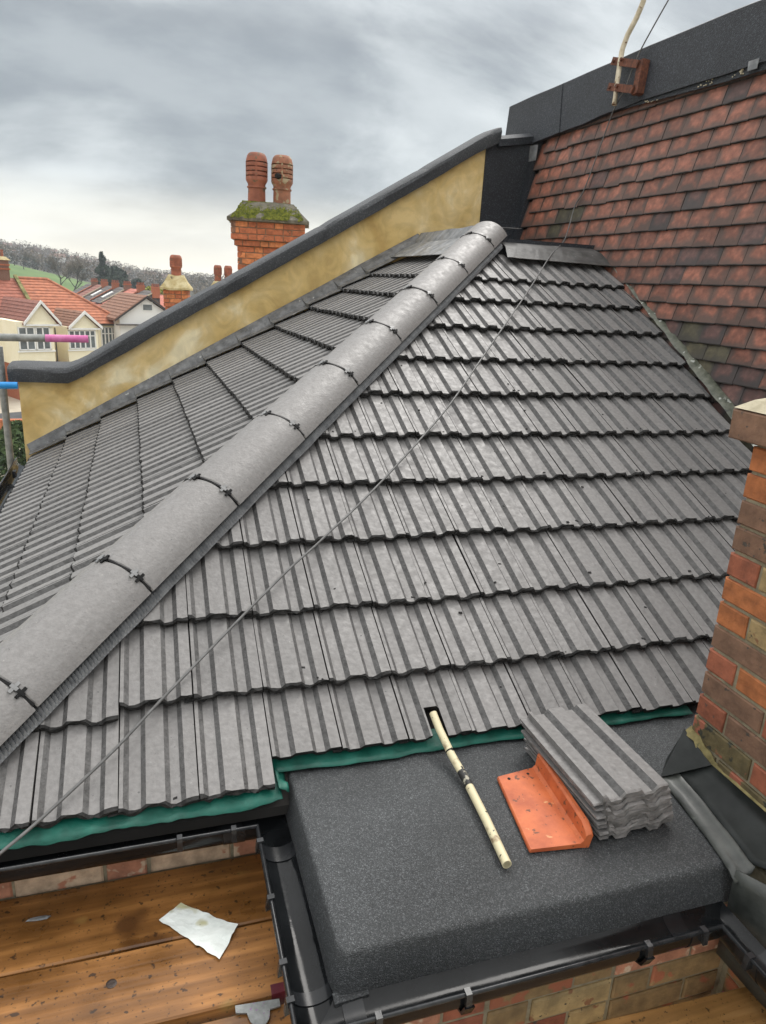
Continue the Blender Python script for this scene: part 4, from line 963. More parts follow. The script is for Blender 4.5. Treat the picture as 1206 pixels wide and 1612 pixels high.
# ================================================================== MAST, BRACKET, CABLE
ms = thing('aerial_mast', (3.72, 3.0, 2.4), 'bent cream aerial pole clamped to the black felt by a rusty bracket', 'mast')
MP = [(3.698, 2.955, 2.491), (3.716, 2.985, 2.636), (3.733, 3.008, 2.762), (3.741, 3.015, 2.826), (3.753, 2.996, 2.903), (3.767, 2.945, 2.983), (3.779, 2.915, 3.061), (3.785, 2.905, 3.16), (3.79, 2.90, 3.6)]
mb = MB(); mb.tube(MP, 0.0165, 10); o = mb.build('pole', M['mast'], ms); smooth_angle(o, 50)
def bar(name, a, b, w, t, parent, m):
    a, b = Vector(a), Vector(b); d = (b - a); s_ = d.normalized(); u_ = NW; v_ = s_.cross(u_).normalized()
    mb = MB(); mb.box(a - v_ * w / 2 - u_ * t / 2, d, v_ * w, u_ * t); mb.build(name, m, parent)
bar('strap', (3.722, 3.085, 2.775), (3.727, 2.80, 2.690), 0.045, 0.010, ms, M['rust'])
bar('strap', (3.700, 3.058, 2.617), (3.707, 2.785, 2.545), 0.045, 0.010, ms, M['rust'])
bar('back_plate', (3.752, 2.800, 2.715), (3.728, 2.780, 2.520), 0.05, 0.022, ms, M['rust'])
bar('wall_plate', (3.790, 2.802, 2.715), (3.766, 2.782, 2.520), 0.045, 0.06, ms, M['rust'])
for z_, yy in ((2.765, 3.055), (2.752, 2.965), (2.607, 3.03), (2.594, 2.945)):
    mb = MB(); c = Vector((3.705 + (z_ - 2.6) * 0.12, yy, z_)); mb.tube([c + NW * 0.02, c - NW * 0.08], 0.011, 6); mb.build('bolt', M['rust'], ms)
cb = [(3.83, 2.60, 3.17), (3.806, 2.682, 3.024), (3.789, 2.752, 2.927), (3.765, 2.845, 2.789), (3.748, 2.885, 2.681), (3.733, 2.909, 2.577), (3.723, 2.959, 2.513), (3.755, 3.060, 2.46), (3.733, 3.135, 2.22), (3.709, 3.176, 2.063), (3.697, 3.201, 1.982), (3.685, 3.264, 1.916), (3.640, 3.230, 1.765), (3.48, 3.0, 1.64),
      (3.27, 2.783, 1.552), (2.93, 2.384, 1.325), (2.362, 1.751, 0.977), (2.05, 1.397, 0.783), (1.823, 1.179, 0.663), (1.60, 0.972, 0.548), (1.444, 0.837, 0.473), (1.365, 0.774, 0.439), (1.295, 0.712, 0.406), (1.178, 0.623, 0.357), (0.752, 0.238, 0.146), (0.64, 0.129, 0.086), (0.468, -0.013, 0.012), (0.389, -0.070, -0.016), (0.30, -0.13, -0.05), (0.22, -0.16, -0.20)]
dense = []
for i in range(len(cb) - 1):
    p1, p2 = Vector(cb[i]), Vector(cb[i + 1])
    for t in range(4): dense.append(p1.lerp(p2, t / 4))
dense.append(Vector(cb[-1]))
for _ in range(2): dense = [dense[0]] + [(dense[i - 1] + dense[i] * 2 + dense[i + 1]) / 4 for i in range(1, len(dense) - 1)] + [dense[-1]]
mb = MB(); mb.tube(dense, 0.0044, 7); o = mb.build('cable', M['cable'], None, smooth=True, label='thin grey cable running from the aerial bracket diagonally down across the roof', cat='cable')

# ================================================================== SCAFFOLD TUBES
def tube_thing(name, a, b, label, segs, r=0.0242):
    a, b = Vector(a), Vector(b); t = thing(name, tuple(a), label, 'scaffold tube', 'scaffold tubes'); d = (b - a)
    for nm, f0, f1, m in segs:
        mb = MB(); mb.tube([a + d * f0, a + d * f1], r, 16); o = mb.build(nm, M[m], t); smooth_angle(o, 40)
    return t
tube_thing('scaffold_tube', (-0.325, 4.0, -9.0), (-0.255, 4.0, 0.75), 'upright grey scaffold pole at the left edge beside the yellow wall end', [('tube', 0, 1, 'galv_tube')])
tube_thing('scaffold_tube', (-3.0, 3.85, 0.500), (-0.137, 3.85, 0.504), 'short end of a bright blue scaffold tube at the left edge', [('tube', 0, 1, 'blue_paint')])
tp = tube_thing('scaffold_tube', (-3.0, 3.15, 0.86), (0.395, 3.15, 0.890), 'horizontal grey scaffold tube with a pink painted end in front of the houses', [('tube', 0, 0.930, 'galv_tube'), ('painted_tip', 0.9305, 1.0, 'pink_paint')], r=0.0222)
tube_thing('scaffold_tube', (2.05, -0.60, -0.43), (2.40, -0.50, -0.43), 'pink painted tube end in the dark gap at the lower right', [('tube', 0, 1, 'pink_paint')], r=0.03)

# ================================================================== CHIMNEYS OF THE NEIGHBOURS
def louvre_pot(parent, c, h, r, m, broken=False):
    """terracotta pot with a louvred, dome-shouldered head"""
    c = Vector(c); n = 24; mb = MB()
    prof = [(r * 0.86, 0), (r * 0.82, h * 0.36), (r * 0.92, h * 0.365), (r * 0.92, h * 0.39), (r * 0.82, h * 0.395), (r * 0.84, h * 0.44), (r * 0.99, h * 0.49), (r * 1.01, h * 0.505)]
    base = h * 0.505; lv = h * 0.335 / 4
    for k in range(4):
        z0 = base + k * lv
        prof += [(r * 1.0, z0), (r * 1.01, z0 + lv * 0.68), (r * 1.005, z0 + lv * 0.72), (r * 0.80, z0 + lv * 0.74), (r * 0.80, z0 + lv * 0.98)]
    prof += [(r * 1.01, base + 4 * lv), (r * 0.99, h * 0.875), (r * 0.90, h * 0.945), (r * 0.74, h * 0.99), (r * 0.66, h), (r * 0.60, h * 0.985), (r * 0.6, h * 0.6)]
    mb.lathe(c, prof, n, caps=False); o = mb.build('chimney_pot', M[m], parent); smooth_angle(o, 30)
    for a in (R(-100), R(-10), R(80), R(170)):      # vertical ties between the louvres
        d = Vector((math.cos(a), math.sin(a), 0)); t_ = Vector((-d.y, d.x, 0)); mb = MB()
        mb.box(c + d * r * 0.79 - t_ * r * 0.075 + Vector((0, 0, base)), d * r * 0.235, t_ * r * 0.15, (0, 0, lv * 4)); mb.build('louvre_tie', M[m], o)
    mb = MB(); mb.lathe(c, [(r * 0.77, h * 0.5), (r * 0.77, h * 0.85)], 16); mb.build('flue', M['soot_and_shade'], o)
    if broken:
        mb = MB(); q_ = c + Vector((-r * 0.52, -r * 0.92, base + lv * 1.1)); mb.lathe(q_, [(0.0, -0.035), (0.045, -0.02), (0.05, 0.02), (0.0, 0.04)], 7, caps=False); mb.build('broken_hole', M['soot_and_shade'], o)  # black lump painted as the shade in the broken hole
def stack(name, label, c, rz, w, d, ztop, nc, pal, flaun_h, over, fm, courses_cap=(3, 1), course=0.075, zb=-9.2, group='neighbouring chimney stacks', mortar='far_mortar'):
    """brick stack: shaft, stepped oversailing head of brick courses, sloped flaunching. c = plan centre"""
    t = thing(name, (c[0], c[1], zb), label, 'chimney', group)
    ux = Vector((math.cos(rz), math.sin(rz), 0)); uy = Vector((-math.sin(rz), math.cos(rz), 0)); c = Vector((c[0], c[1], 0))
    def corner(wx, dy): return c - ux * wx / 2 - uy * dy / 2
    capz = ztop - (courses_cap[0] + courses_cap[1]) * course
    mb = MB()
    mb.box(corner(w - 0.02, d - 0.02) + Vector((0, 0, zb)), ux * (w - 0.02), uy * (d - 0.02), (0, 0, capz - zb)); mb.build('shaft', M[mortar], t)
    w1_, d1_ = w + 2 * over * 0.5, d + 2 * over * 0.5; w2_, d2_ = w + 2 * over, d + 2 * over
    z = capz
    mb = MB(); mb.box(corner(w1_ - 0.02, d1_ - 0.02) + Vector((0, 0, z + 0.005)), ux * (w1_ - 0.02), uy * (d1_ - 0.02), (0, 0, courses_cap[1] * course - 0.005)); mb.box(corner(w2_ - 0.02, d2_ - 0.02) + Vector((0, 0, z + courses_cap[1] * course)), ux * (w2_ - 0.02), uy * (d2_ - 0.02), (0, 0, courses_cap[0] * course)); mb.build('head_core', M[mortar], t)
    def faces(wx, dy, z0, n, first):
        brick_run(t, corner(wx, dy) + Vector((0, 0, z0)), ux, -uy, wx, n, pal, course=course, first=first)
        brick_run(t, corner(wx, dy) + uy * dy + Vector((0, 0, z0)), -uy, -ux, dy, n, ['far_dark', 'far_dark', pal[0]], course=course, first=first)
        brick_run(t, corner(wx, dy) + ux * wx + Vector((0, 0, z0)), uy, ux, dy, n, pal, course=course, first=first)
    faces(w, d, capz - nc * course, nc, 0); faces(w1_, d1_, capz, courses_cap[1], 1); faces(w2_, d2_, capz + courses_cap[1] * course, courses_cap[0], 0)
    mb = MB(); ww, dd = w2_ + 0.10, d2_ + 0.10; n = 10
    def ring(sc_w, sc_d, z_, wob):
        pts = []
        for (a, b) in ((-1, -1), (1, -1), (1, 1), (-1, 1)):
            a2, b2_ = {(-1, -1): (1, -1), (1, -1): (1, 1), (1, 1): (-1, 1), (-1, 1): (-1, -1)}[(a, b)]
            for i in range(n):
                f = i / n; x = (a + (a2 - a) * f) * sc_w / 2; y = (b + (b2_ - b) * f) * sc_d / 2
                p_ = c + ux * x + uy * y; pts.append((p_.x + wob * nz(p_.x * 7, p_.y * 7, z_), p_.y + wob * nz(p_.x * 6, p_.y * 9, z_ + 3), z_ + wob * nz(p_.x * 9, p_.y * 8, z_ + 5)))
        return pts
    mb.loft([ring(ww, dd, ztop, 0.02), ring(ww, dd, ztop + 0.035, 0.02), ring(ww * 0.8 if w > 0.6 else ww * .72, dd * 0.72, ztop + flaun_h * 0.55, 0.02), ring(ww * 0.62 if w > 0.6 else ww * .5, dd * 0.42, ztop + flaun_h, 0.02)]); mb.build('flaunching', M[fm], t)
    return t, ux, uy, c
cA, ux, uy, cc = stack('brick_chimney', 'large red brick chimney with mossy top and two terracotta pots behind the parapet', (2.30, 8.62), R(-11), 0.80, 0.55, 2.000, 9, ['far_red', 'far_orange', 'far_red', 'far_orange', 'far_red'], 0.245, 0.075, 'cement_old')
louvre_pot(cA, cc + ux * -0.165 + Vector((0, 0, 2.19)), 0.66, 0.138, 'pot'); louvre_pot(cA, cc + ux * 0.165 + Vector((0, 0, 2.185)), 0.655, 0.138, 'pot_old', True)
mb = MB(); rm = random.Random(3)
for i in range(2600):      # moss cushions on the flaunching
    a, b = rm.gauss(-0.06, 0.27), rm.uniform(-0.40, -0.10)
    if not (-0.46 + 0.45 * (b + 0.4) < a < 0.46 - 0.45 * (b + 0.4)): continue
    if nz(a * 5, b * 6, 2) < -0.34 + 0.6 * max(0, a - .1): continue
    z = 2.035 + 0.205 * (b + 0.40) / 0.27; z = min(z, 2.24)
    p_ = cc + ux * a + uy * b + Vector((0, 0, z)); r_ = rm.uniform(0.010, 0.024)
    mb.loft([[p_ + Vector((r_ * math.cos(R(k * 72 + i)), r_ * math.sin(R(k * 72 + i)), -0.01)) for k in range(5)], [p_ + Vector((r_ * 0.55 * math.cos(R(k * 72 + i)), r_ * 0.55 * math.sin(R(k * 72 + i)), r_ * 0.9)) for k in range(5)]])
mb.build('moss', M['moss'], cA, kind='stuff')
cB, ux, uy, cc = stack('brick_chimney', 'small brick chimney with one pot on a pointed yellow cap, rising over the coping', (1.21, 13.2), R(-8), 0.36, 0.36, 1.02, 7, ['far_red', 'far_orange', 'far_red'], 0.26, 0.045, 'cement_yellow', (4, 1), 0.078)
louvre_pot(cB, cc + Vector((0, 0, 1.22)), 0.43, 0.112, 'pot')
cC, ux, uy, cc = stack('brick_chimney', 'distant chimney whose two small pots just clear the sloping coping', (2.70, 20.2), R(-8), 0.62, 0.4, 0.93, 6, ['far_red', 'far_orange', 'far_red'], 0.25, 0.05, 'cement_yellow')
louvre_pot(cC, cc + ux * -0.145 + Vector((0, 0, 1.12)), 0.50, 0.112, 'pot'); louvre_pot(cC, cc + ux * 0.145 + Vector((0, 0, 1.12)), 0.50, 0.112, 'pot')

# ================================================================== GROUND, FIELD, WOODED HILL
GZ0 = -9.2
M['paving'] = mat('pale_paving', (0.30, 0.25, 0.19), (0.42, 0.37, 0.29), scale=0.6, rough=0.9, bump=0.2, bscale=5)
M['asphalt'] = mat('asphalt', (0.045, 0.045, 0.048), (0.07, 0.07, 0.072), scale=1.5, rough=0.9, bump=0.3, bscale=40)
M['grass'] = mat('field_grass', (0.06, 0.115, 0.022), (0.105, 0.175, 0.036), scale=0.035, rough=0.95, bump=0.3, bscale=2, detail=8)
M['wood_floor'] = mat('wooded_hillside', (0.050, 0.048, 0.034), (0.095, 0.088, 0.066), scale=0.03, rough=0.95, bump=0.5, bscale=0.3, bdist=1.0)
def terrain(x, y):
    r = x / max(y, 1.0)
    if y < 125: return GZ0
    def sm(a, b, v):
        v = max(0.0, min(1.0, (v - a) / (b - a))); return v * v * (3 - 2 * v)
    # field climbs towards the left, wooded ridge behind
    f = sm(125, 330, y) * (8.7 + max(-6.5, min(6.0, (-0.125 - r) * 62)))
    hgt = 6.8 + 150 * max(-0.13, min(0.03, (-0.0305 - r) * 0.36)) * 1.0
    h = sm(330, 720, y) * max(2.0, hgt)
    far = sm(720, 2500, y) * 6
    return GZ0 + f + h - far + (0.8 * nz(x * 0.02, y * 0.02) if y > 140 else 0)
mb = MB(); ys = [-60, 0, 30, 60, 90, 120] + [125 + 9 * i for i in range(1, 25)] + [341 + 22 * i for i in range(1, 19)] + [800, 860]
xs = [-1.0 + 2.0 * i / 70 for i in range(71)]
grid = [[(k * max(abs(y) * 0.62, 90), y, terrain(k * max(abs(y) * 0.62, 90), y)) for k in xs] for y in ys]
mb.loft(grid, closed=False)
for k in range(len(mb.f)):
    y = ys[k // 70]
    mb.m[k] = 0 if y < 120 else (1 if y < 330 else 2)
g = mb.build('ground', [M['paving'], M['grass'], M['wood_floor']], None, smooth=True, kind='structure')
mb = MB(); e_ = Vector((0.866, 0.5, 0)); n_ = Vector((-0.5, 0.866, 0)); O = Vector((-10.0, 66.8, 0))
q0 = [O + e_ * -60 - n_ * 8.5, O + e_ * 60 - n_ * 8.5, O + e_ * 60 - n_ * 16, O + e_ * -60 - n_ * 16]
mb.quad([(v.x, v.y, GZ0 + 0.004) for v in q0]); mb.build('road', M['asphalt'], None, kind='structure')

# bare winter woods on the hill: one mass nobody could count
M['twig'] = mat('bare_twigs', (0.10, 0.080, 0.052), (0.165, 0.132, 0.09), scale=0.05, rough=0.95, bump=0)
M['twig_grey'] = mat('grey_bare_twigs', (0.12, 0.12, 0.112), (0.19, 0.188, 0.178), scale=0.05, rough=0.95, bump=0)
M['evergreen'] = mat('evergreen_leaves', (0.014, 0.026, 0.014), (0.04, 0.06, 0.032), scale=0.4, rough=0.9, bump=0)
M['bark'] = mat('bark', (0.035, 0.030, 0.024), (0.07, 0.062, 0.05), scale=2, rough=0.95, bump=0.3)
M['willow'] = mat('yellow_willow_twigs', (0.23, 0.24, 0.025), (0.36, 0.36, 0.06), scale=0.6, rough=0.9, bump=0)
M['hedge'] = mat('hedge_leaves', (0.02, 0.045, 0.012), (0.07, 0.11, 0.03), scale=1.2, rough=0.85, bump=0)
def flake(mb, c, r, rnd, mi=0):
    a = Vector((rnd.gauss(0, 1), rnd.gauss(0, 1), rnd.gauss(0, 1))).normalized(); b = a.orthogonal().normalized(); d = a.cross(b)
    mb.quad([c + b * r, c + (d * 0.9 - b * 0.35) * r, c - (d * 0.8 + b * 0.4) * r * rnd.uniform(0.5, 1.1)], mi)
rw_ = random.Random(11)
for nm, m_, cnt, lab in (('hillside_wood', 'twig', 900, 'brown leafless wood covering the far hillside'), ('hillside_wood', 'twig_grey', 420, 'grey leafless treetops mixed through the far hillside wood'), ('hillside_wood', 'evergreen', 150, 'dark evergreens dotted through the far hillside wood')):
    mb = MB()
    for i in range(cnt):
        y = rw_.uniform(338, 730); x = y * rw_.uniform(-0.22, 0.17) ; z = terrain(x, y); h = rw_.uniform(5, 9.5) * (0.75 if m_ != 'twig' else 1)
        for k in range(64 if y < 480 else 44):
            u, v, w = rw_.gauss(0, 0.42), rw_.gauss(0, 0.42), rw_.random()
            wid = h * 0.5 * (0.35 + 0.9 * math.sin(math.pi * (0.15 + 0.8 * w)))
            flake(mb, Vector((x + u * wid, y + v * wid, z + h * (0.05 + 0.95 * w))), rw_.uniform(0.3, 0.75), rw_)
    mb.build(nm, M[m_], None, fix=False, label=lab, cat='wood', kind='stuff')
# pale houses dotted on the hill
M['far_white'] = mat('far_white_render', (0.74, 0.74, 0.71), (0.82, 0.82, 0.79), scale=0.3, rough=0.9, bump=0)
M['far_roof'] = mat('far_roof', (0.13, 0.085, 0.07), (0.20, 0.13, 0.10), scale=0.3, rough=0.9, bump=0)
def small_house(x, y, z, w, d, h, rz, label):
    t = thing('hillside_house', (x, y, z), label, 'house', 'pale houses among the trees on the far hill')
    ux = Vector((math.cos(rz), math.sin(rz), 0)); uy = Vector((-math.sin(rz), math.cos(rz), 0)); o = Vector((x, y, z))
    mb = MB(); mb.box(o - ux * w / 2 - uy * d / 2 - Vector((0, 0, 3)), ux * w, uy * d, (0, 0, h + 3)); mb.build('wall', M['far_white'], t)
    mb = MB(); a = o - ux * (w / 2 + .3) - uy * (d / 2 + .3) + Vector((0, 0, h)); W_ = ux * (w + .6)
    mb.loft([[a, a + uy * (d + .6), a + uy * (d / 2 + .3) + Vector((0, 0, d * .4))], [a + W_, a + W_ + uy * (d + .6), a + W_ + uy * (d / 2 + .3) + Vector((0, 0, d * .4))]]); mb.build('roof', M['far_roof'], t)
for i in range(26):
    y = rw_.uniform(420, 660); r_ = rw_.uniform(-0.165, 0.03); x = r_ * y
    small_house(x, y, terrain(x, y) + rw_.uniform(0.5, 3.5), rw_.uniform(4, 9), 5, rw_.uniform(2.0, 3.2), rw_.uniform(-0.4, 0.4), 'tiny pale house among the bare trees of the far hillside')

# ================================================================== TREES
def bare_tree(name, loc, h, label, seed, spread=0.5, m='bark', twig='twig', dens=1.0, levels=4):
    rnd = random.Random(seed); t = thing(name, loc, label, 'tree'); base = Vector(loc); mb = MB(); tw = MB()
    def grow(p, d, L_, r, lv):
        n = 3; pts = [p]; q = p.copy(); dd = d.copy()
        for i in range(n):
            dd = (dd + Vector((rnd.gauss(0, .12), rnd.gauss(0, .12), 0.05))).normalized(); q = q + dd * L_ / n; pts.append(q.copy())
        mb.tube(pts, [r, r * .85, r * .7, r * .5], 5 if lv > 1 else 4)
        if lv == 0:
            for k in range(int(9 * dens)):
                c = p.lerp(q, rnd.random()); e = c + (dd + Vector((rnd.gauss(0, .6), rnd.gauss(0, .6), rnd.gauss(.1, .45)))).normalized() * L_ * rnd.uniform(.35, .8)
                w = Vector((rnd.gauss(0, 1), rnd.gauss(0, 1), rnd.gauss(0, 1))).normalized() * h * 0.0028
                tw.quad([c - w, c + w, e])
            return
        for k in range(4 if lv > 1 else 5):
            f = rnd.uniform(.45, 1.0); idx = min(n - 1, int(f * n)); c = pts[idx].lerp(pts[idx + 1], f * n - idx)
            nd = (dd + Vector((rnd.gauss(0, spread), rnd.gauss(0, spread), rnd.gauss(.12, .25)))).normalized()
            grow(c, nd, L_ * rnd.uniform(.55, .78), r * .5, lv - 1)
    grow(base, Vector((0, 0, 1)), h * .36, h * .018, levels)
    mb.build('trunk', M[m], t); tw.build('crown', M[twig], t, fix=False)
def leafy(name, loc, h, w, label, seed, m, n=900, r=0.35, shape='cone', trunk=True):
    rnd = random.Random(seed); t = thing(name, loc, label, 'tree' if trunk else 'bush'); b = Vector(loc); mb = MB()
    for k in range(n):
        f = rnd.random() ** 0.8
        wid = w * ({'cone': (1.02 - f) * (0.75 + 0.35 * math.sin(f * 26 + seed)), 'ball': math.sin(math.pi * min(1, 0.12 + 0.88 * f)) ** 0.7, 'dome': math.sqrt(max(0, 1 - f * f))}[shape]) * rnd.uniform(.55, 1.08)
        a = rnd.uniform(0, 2 * math.pi); q = b + Vector((wid * math.cos(a), wid * math.sin(a), h * (0.06 + .94 * f)))
        q += Vector((nz(q.x * .4, q.z * .5, seed) * w * .25, 0, 0)); flake(mb, q, r * rnd.uniform(.6, 1.4), rnd)
    mb.build('crown', M[m], t, fix=False)
    mb = MB(); mb.tube([b - Vector((0, 0, .5)), b + Vector((0, 0, h * .7))], [h * .025, h * .008], 6); mb.build('trunk', M['bark'], t)
    return t
def at(r, y): return (0.787 + r * (y + 1.58), y)
def tz(x, y): return terrain(x, y) - 0.3
x, y = at(-0.1105, 235); bare_tree('bare_tree', (x, y, tz(x, y)), 13.0, 'bare branching tree on the green field, nearest the orange roof ridge', 21)
x, y = at(-0.0965, 225); bare_tree('bare_tree', (x, y, tz(x, y)), 14.5, 'tall bare spreading tree on the field, right of its smaller twin', 22, spread=.6)
for i, (r_, y, h) in enumerate(((-0.150, 300, 9), (-0.160, 310, 8), (-0.140, 320, 9), (-0.128, 322, 8))):
    x, y = at(r_, y); bare_tree('bare_tree', (x, y, tz(x, y)), h, ['slim pale bare tree at the top left of the field', 'leftmost bare tree standing along the upper edge of the field', 'bare tree at the middle of the field top hedge', 'rightmost bare tree along the upper edge of the field'][i], 30 + i, levels=3)
x, y = at(-0.060, 215); leafy('cedar_tree', (x, y, -7.5), 13.5, 3.6, 'dark pointed evergreen tree behind the row of chimneys', 41, 'evergreen', 1500, .55)
x, y = at(-0.046, 225); leafy('evergreen_tree', (x, y, -7.5), 10.0, 4.5, 'broad dark evergreen just right of the pointed one', 42, 'evergreen', 1300, .6, 'dome')
x, y = at(-0.020, 230); leafy('evergreen_tree', (x, y, -7.5), 7.0, 3.2, 'low dark evergreen above the brown roofed white house', 43, 'evergreen', 900, .5, 'dome')
x, y = at(0.0005, 150); leafy('willow_tree', (x, y, -8.5), 7.4, 3.3, 'yellow green willow between the white house and the small chimney', 44, 'willow', 2200, .33, 'dome')
for i, (r_, y, h) in enumerate(((0.036, 120, 8.5), (0.052, 105, 9.5), (0.070, 115, 11.5), (0.060, 135, 11.0), (0.088, 120, 11.0), (0.024, 135, 8.0), (0.080, 150, 10.5))):
    x, y = at(r_, y); bare_tree('bare_tree', (x, y, GZ0), h, ['bare tree immediately right of the small chimney', 'pale stemmed bare tree right of the small chimney', 'tall bare tree left of the two small pots', 'bare tree between the small chimney and the two pots, set further back', 'bare tree behind the two small pots', 'bare tree showing behind the small chimney pot', 'bare tree crown between the two pots and the big chimney'][i], 50 + i, spread=.38, levels=3 if i != 2 else 4, twig='twig')
# hedge and garden wall far below at the left edge
x, y = at(-0.171, 37); leafy('garden_bush', (x, y, GZ0), 3.1, 1.7, 'dark green bush below the scaffold pole at the left edge', 61, 'hedge', 2600, .16, 'dome', False)
x, y = at(-0.153, 40); leafy('garden_bush', (x, y, GZ0), 2.4, 1.3, 'green bush between the wall end and the garden wall below', 62, 'hedge', 1800, .16, 'dome', False)
gw = thing('garden_wall', (-7.6, 46.5, GZ0), 'low red brick garden wall across the street, seen beside the scaffold pole', 'wall')
mb = MB(); mb.bx(-12.5, 46.5, GZ0, -5.0, 46.8, GZ0 + 1.35); mb.build('brickwork', M['far_orange'], gw)
mb = MB(); mb.bx(-12.5, 46.45, GZ0 + 1.352, -5.0, 46.85, GZ0 + 1.45); mb.build('coping', M['far_red'], gw)

# ================================================================== HOUSES ACROSS THE STREET
M['cream'] = mat('cream_render', (0.80, 0.73, 0.51), (0.87, 0.81, 0.61), scale=0.8, rough=0.9, bump=0.2, bscale=30)
M['white_paint'] = mat('white_paint', (0.74, 0.74, 0.71), (0.82, 0.82, 0.79), scale=1.5, rough=0.6, bump=0)
M['glass'] = mat('window_glass', (0.05, 0.06, 0.065), (0.14, 0.17, 0.18), scale=0.9, rough=0.08, bump=0, spec=0.7)
M['drain'] = mat('dark_drainpipe', (0.02, 0.018, 0.017), (0.035, 0.03, 0.028), scale=3, rough=0.5, bump=0)
def pantile_mat(name, c, course=0.30):
    m, t, b = new_mat(name); L = t.links
    tc = N(t, 'ShaderNodeTexCoord')
    s = N(t, 'ShaderNodeSeparateXYZ'); L.new(tc.outputs['Object'], s.inputs[0])
    nzt = N(t, 'ShaderNodeTexNoise'); L.new(tc.outputs['Object'], nzt.inputs['Vector']); nzt.inputs['Scale'].default_value = 3.0; nzt.inputs['Detail'].default_value = 5
    r1 = ramp(t, [(0.3, tuple(v * .7 for v in c)), (0.7, tuple(min(1, v * 1.25) for v in c))]); L.new(nzt.outputs[0], r1.inputs[0])
    fz = math_n(t, 'FRACT', math_n(t, 'DIVIDE', s.outputs[2], course * 0.62))
    L.new(r1.outputs[0], b.inputs['Base Color']); b.inputs['Roughness'].default_value = 0.8
    bp = N(t, 'ShaderNodeBump'); bp.inputs['Strength'].default_value = 1.0; bp.inputs['Distance'].default_value = 0.10; L.new(math_n(t, 'SUBTRACT', 1.0, fz), bp.inputs['Height']); L.new(bp.outputs[0], b.inputs['Normal'])
    return m
M['roof_orange'] = pantile_mat('orange_roof_tiles', (0.36, 0.125, 0.062)); M['roof_red'] = pantile_mat('red_roof_tiles', (0.29, 0.095, 0.058)); M['roof_brown'] = pantile_mat('brown_roof_tiles', (0.20, 0.095, 0.055))
M['roof_plum'] = pantile_mat('plum_roof_tiles', (0.22, 0.085, 0.06)); M['roof_slate'] = pantile_mat('dark_slate', (0.085, 0.072, 0.066)); M['roof_pinkred'] = pantile_mat('pink_red_roof', (0.40, 0.13, 0.09))
KH = 1.0; EYE = Vector((0.787, -1.579, 1.287))
def H(t, v, z): return EYE + (O + e_ * t + n_ * v + Vector((0, 0, z)) - EYE) * KH      # KH < 1 sets the bays forward of the main fronts
def hbox(mb, t0, t1, v0, v1, z0, z1): mb.box(H(t0, v0, z0), e_ * (t1 - t0), n_ * (v1 - v0), (0, 0, z1 - z0))
def prism(mb, pts_a, pts_b): mb.loft([pts_a, pts_b])
def courses(parent, a0, a1, b0, b1, n, m, name='tile_course', th=0.05):
    """roof slope as overlapping tile courses: a0-a1 eaves edge, b0-b1 upper edge"""
    a0, a1, b0, b1 = map(Vector, (a0, a1, b0, b1)); nn = (a1 - a0).cross(b0 - a0).normalized()
    if nn.z < 0: nn = -nn
    for i in range(n):
        f0, f1 = i / n, min(1.0, (i + 1.12) / n)
        q = [a0.lerp(b0, f0) + nn * th, a1.lerp(b1, f0) + nn * th, a1.lerp(b1, f1) + nn * 0.012, a0.lerp(b0, f1) + nn * 0.012]
        mb = MB(); mb.loft([q, [v - nn * 0.06 for v in q]]); mb.build(name, M[m], parent)
def window(parent, t0, t1, v, z0, z1, cols, transom=0.3, axis='t'):
    """white casement: frame, panes recessed behind it; v = plane"""
    mk = (lambda a, dv, z: H(a, v + dv, z)) if axis == 't' else (lambda a, dv, z: H(v + dv, a, z))
    fr_ = MB(); w = 0.07; zt = z1 - (z1 - z0) * transom
    def bar_(a0, a1, b0, b1): fr_.loft([[mk(a0, -.06, b0), mk(a1, -.06, b0), mk(a1, -.06, b1), mk(a0, -.06, b1)], [mk(a0, .02, b0), mk(a1, .02, b0), mk(a1, .02, b1), mk(a0, .02, b1)]])
    bar_(t0, t1, z0, z0 + w * 1.4); bar_(t0, t1, z1 - w, z1); bar_(t0, t1, zt - w * .6, zt + w * .6)
    for i in range(cols + 1):
        a = t0 + (t1 - t0 - w * 1.6) * i / cols; bar_(a, a + w * 1.6, z0, z1)
    f = fr_.build('window', M['white_paint'], parent)
    for i in range(cols):
        a0 = t0 + (t1 - t0) * i / cols; a1 = t0 + (t1 - t0) * (i + 1) / cols
        for b0, b1 in ((z0, zt), (zt, z1)):
            mb = MB(); mb.quad([mk(a0 + .05, -.015, b0), mk(a1 - .02, -.015, b0), mk(a1 - .02, -.015, b1), mk(a0 + .05, -.015, b1)]); mb.build('pane', M['glass'], f)
EZ, RZ = -3.38, 0.26
hl_ = thing('house', tuple(H(-2.5, 4, GZ0)), 'left house across the street, cream bay over red brick, plum tiled gable', 'house')
hr_ = thing('house', tuple(H(5.5, 4, GZ0)), 'right house across the street with bright orange hipped roof and cream bay', 'house')
# left house
mb = MB(); hbox(mb, -7, 1.85, .8, 9.8, -6.85, EZ); mb.build('wall', M['cream'], hl_)
mb = MB(); hbox(mb, -7, 1.85, .75, 9.8, GZ0, -6.852); mb.build('ground_floor', M['far_red'], hl_)
roofL = MB(); roofL.loft([[H(-7.4, .4, EZ), H(-7.4, 5.3, RZ), H(-7.4, 10.2, EZ)], [H(1.80, .4, EZ), H(1.80, 5.3, RZ), H(1.80, 10.2, EZ)]]); rl = roofL.build('roof', M['roof_red'], hl_)
courses(rl, H(-7.4, .4, EZ), H(1.80, .4, EZ), H(-7.4, 5.3, RZ), H(1.80, 5.3, RZ), 14, 'roof_red')
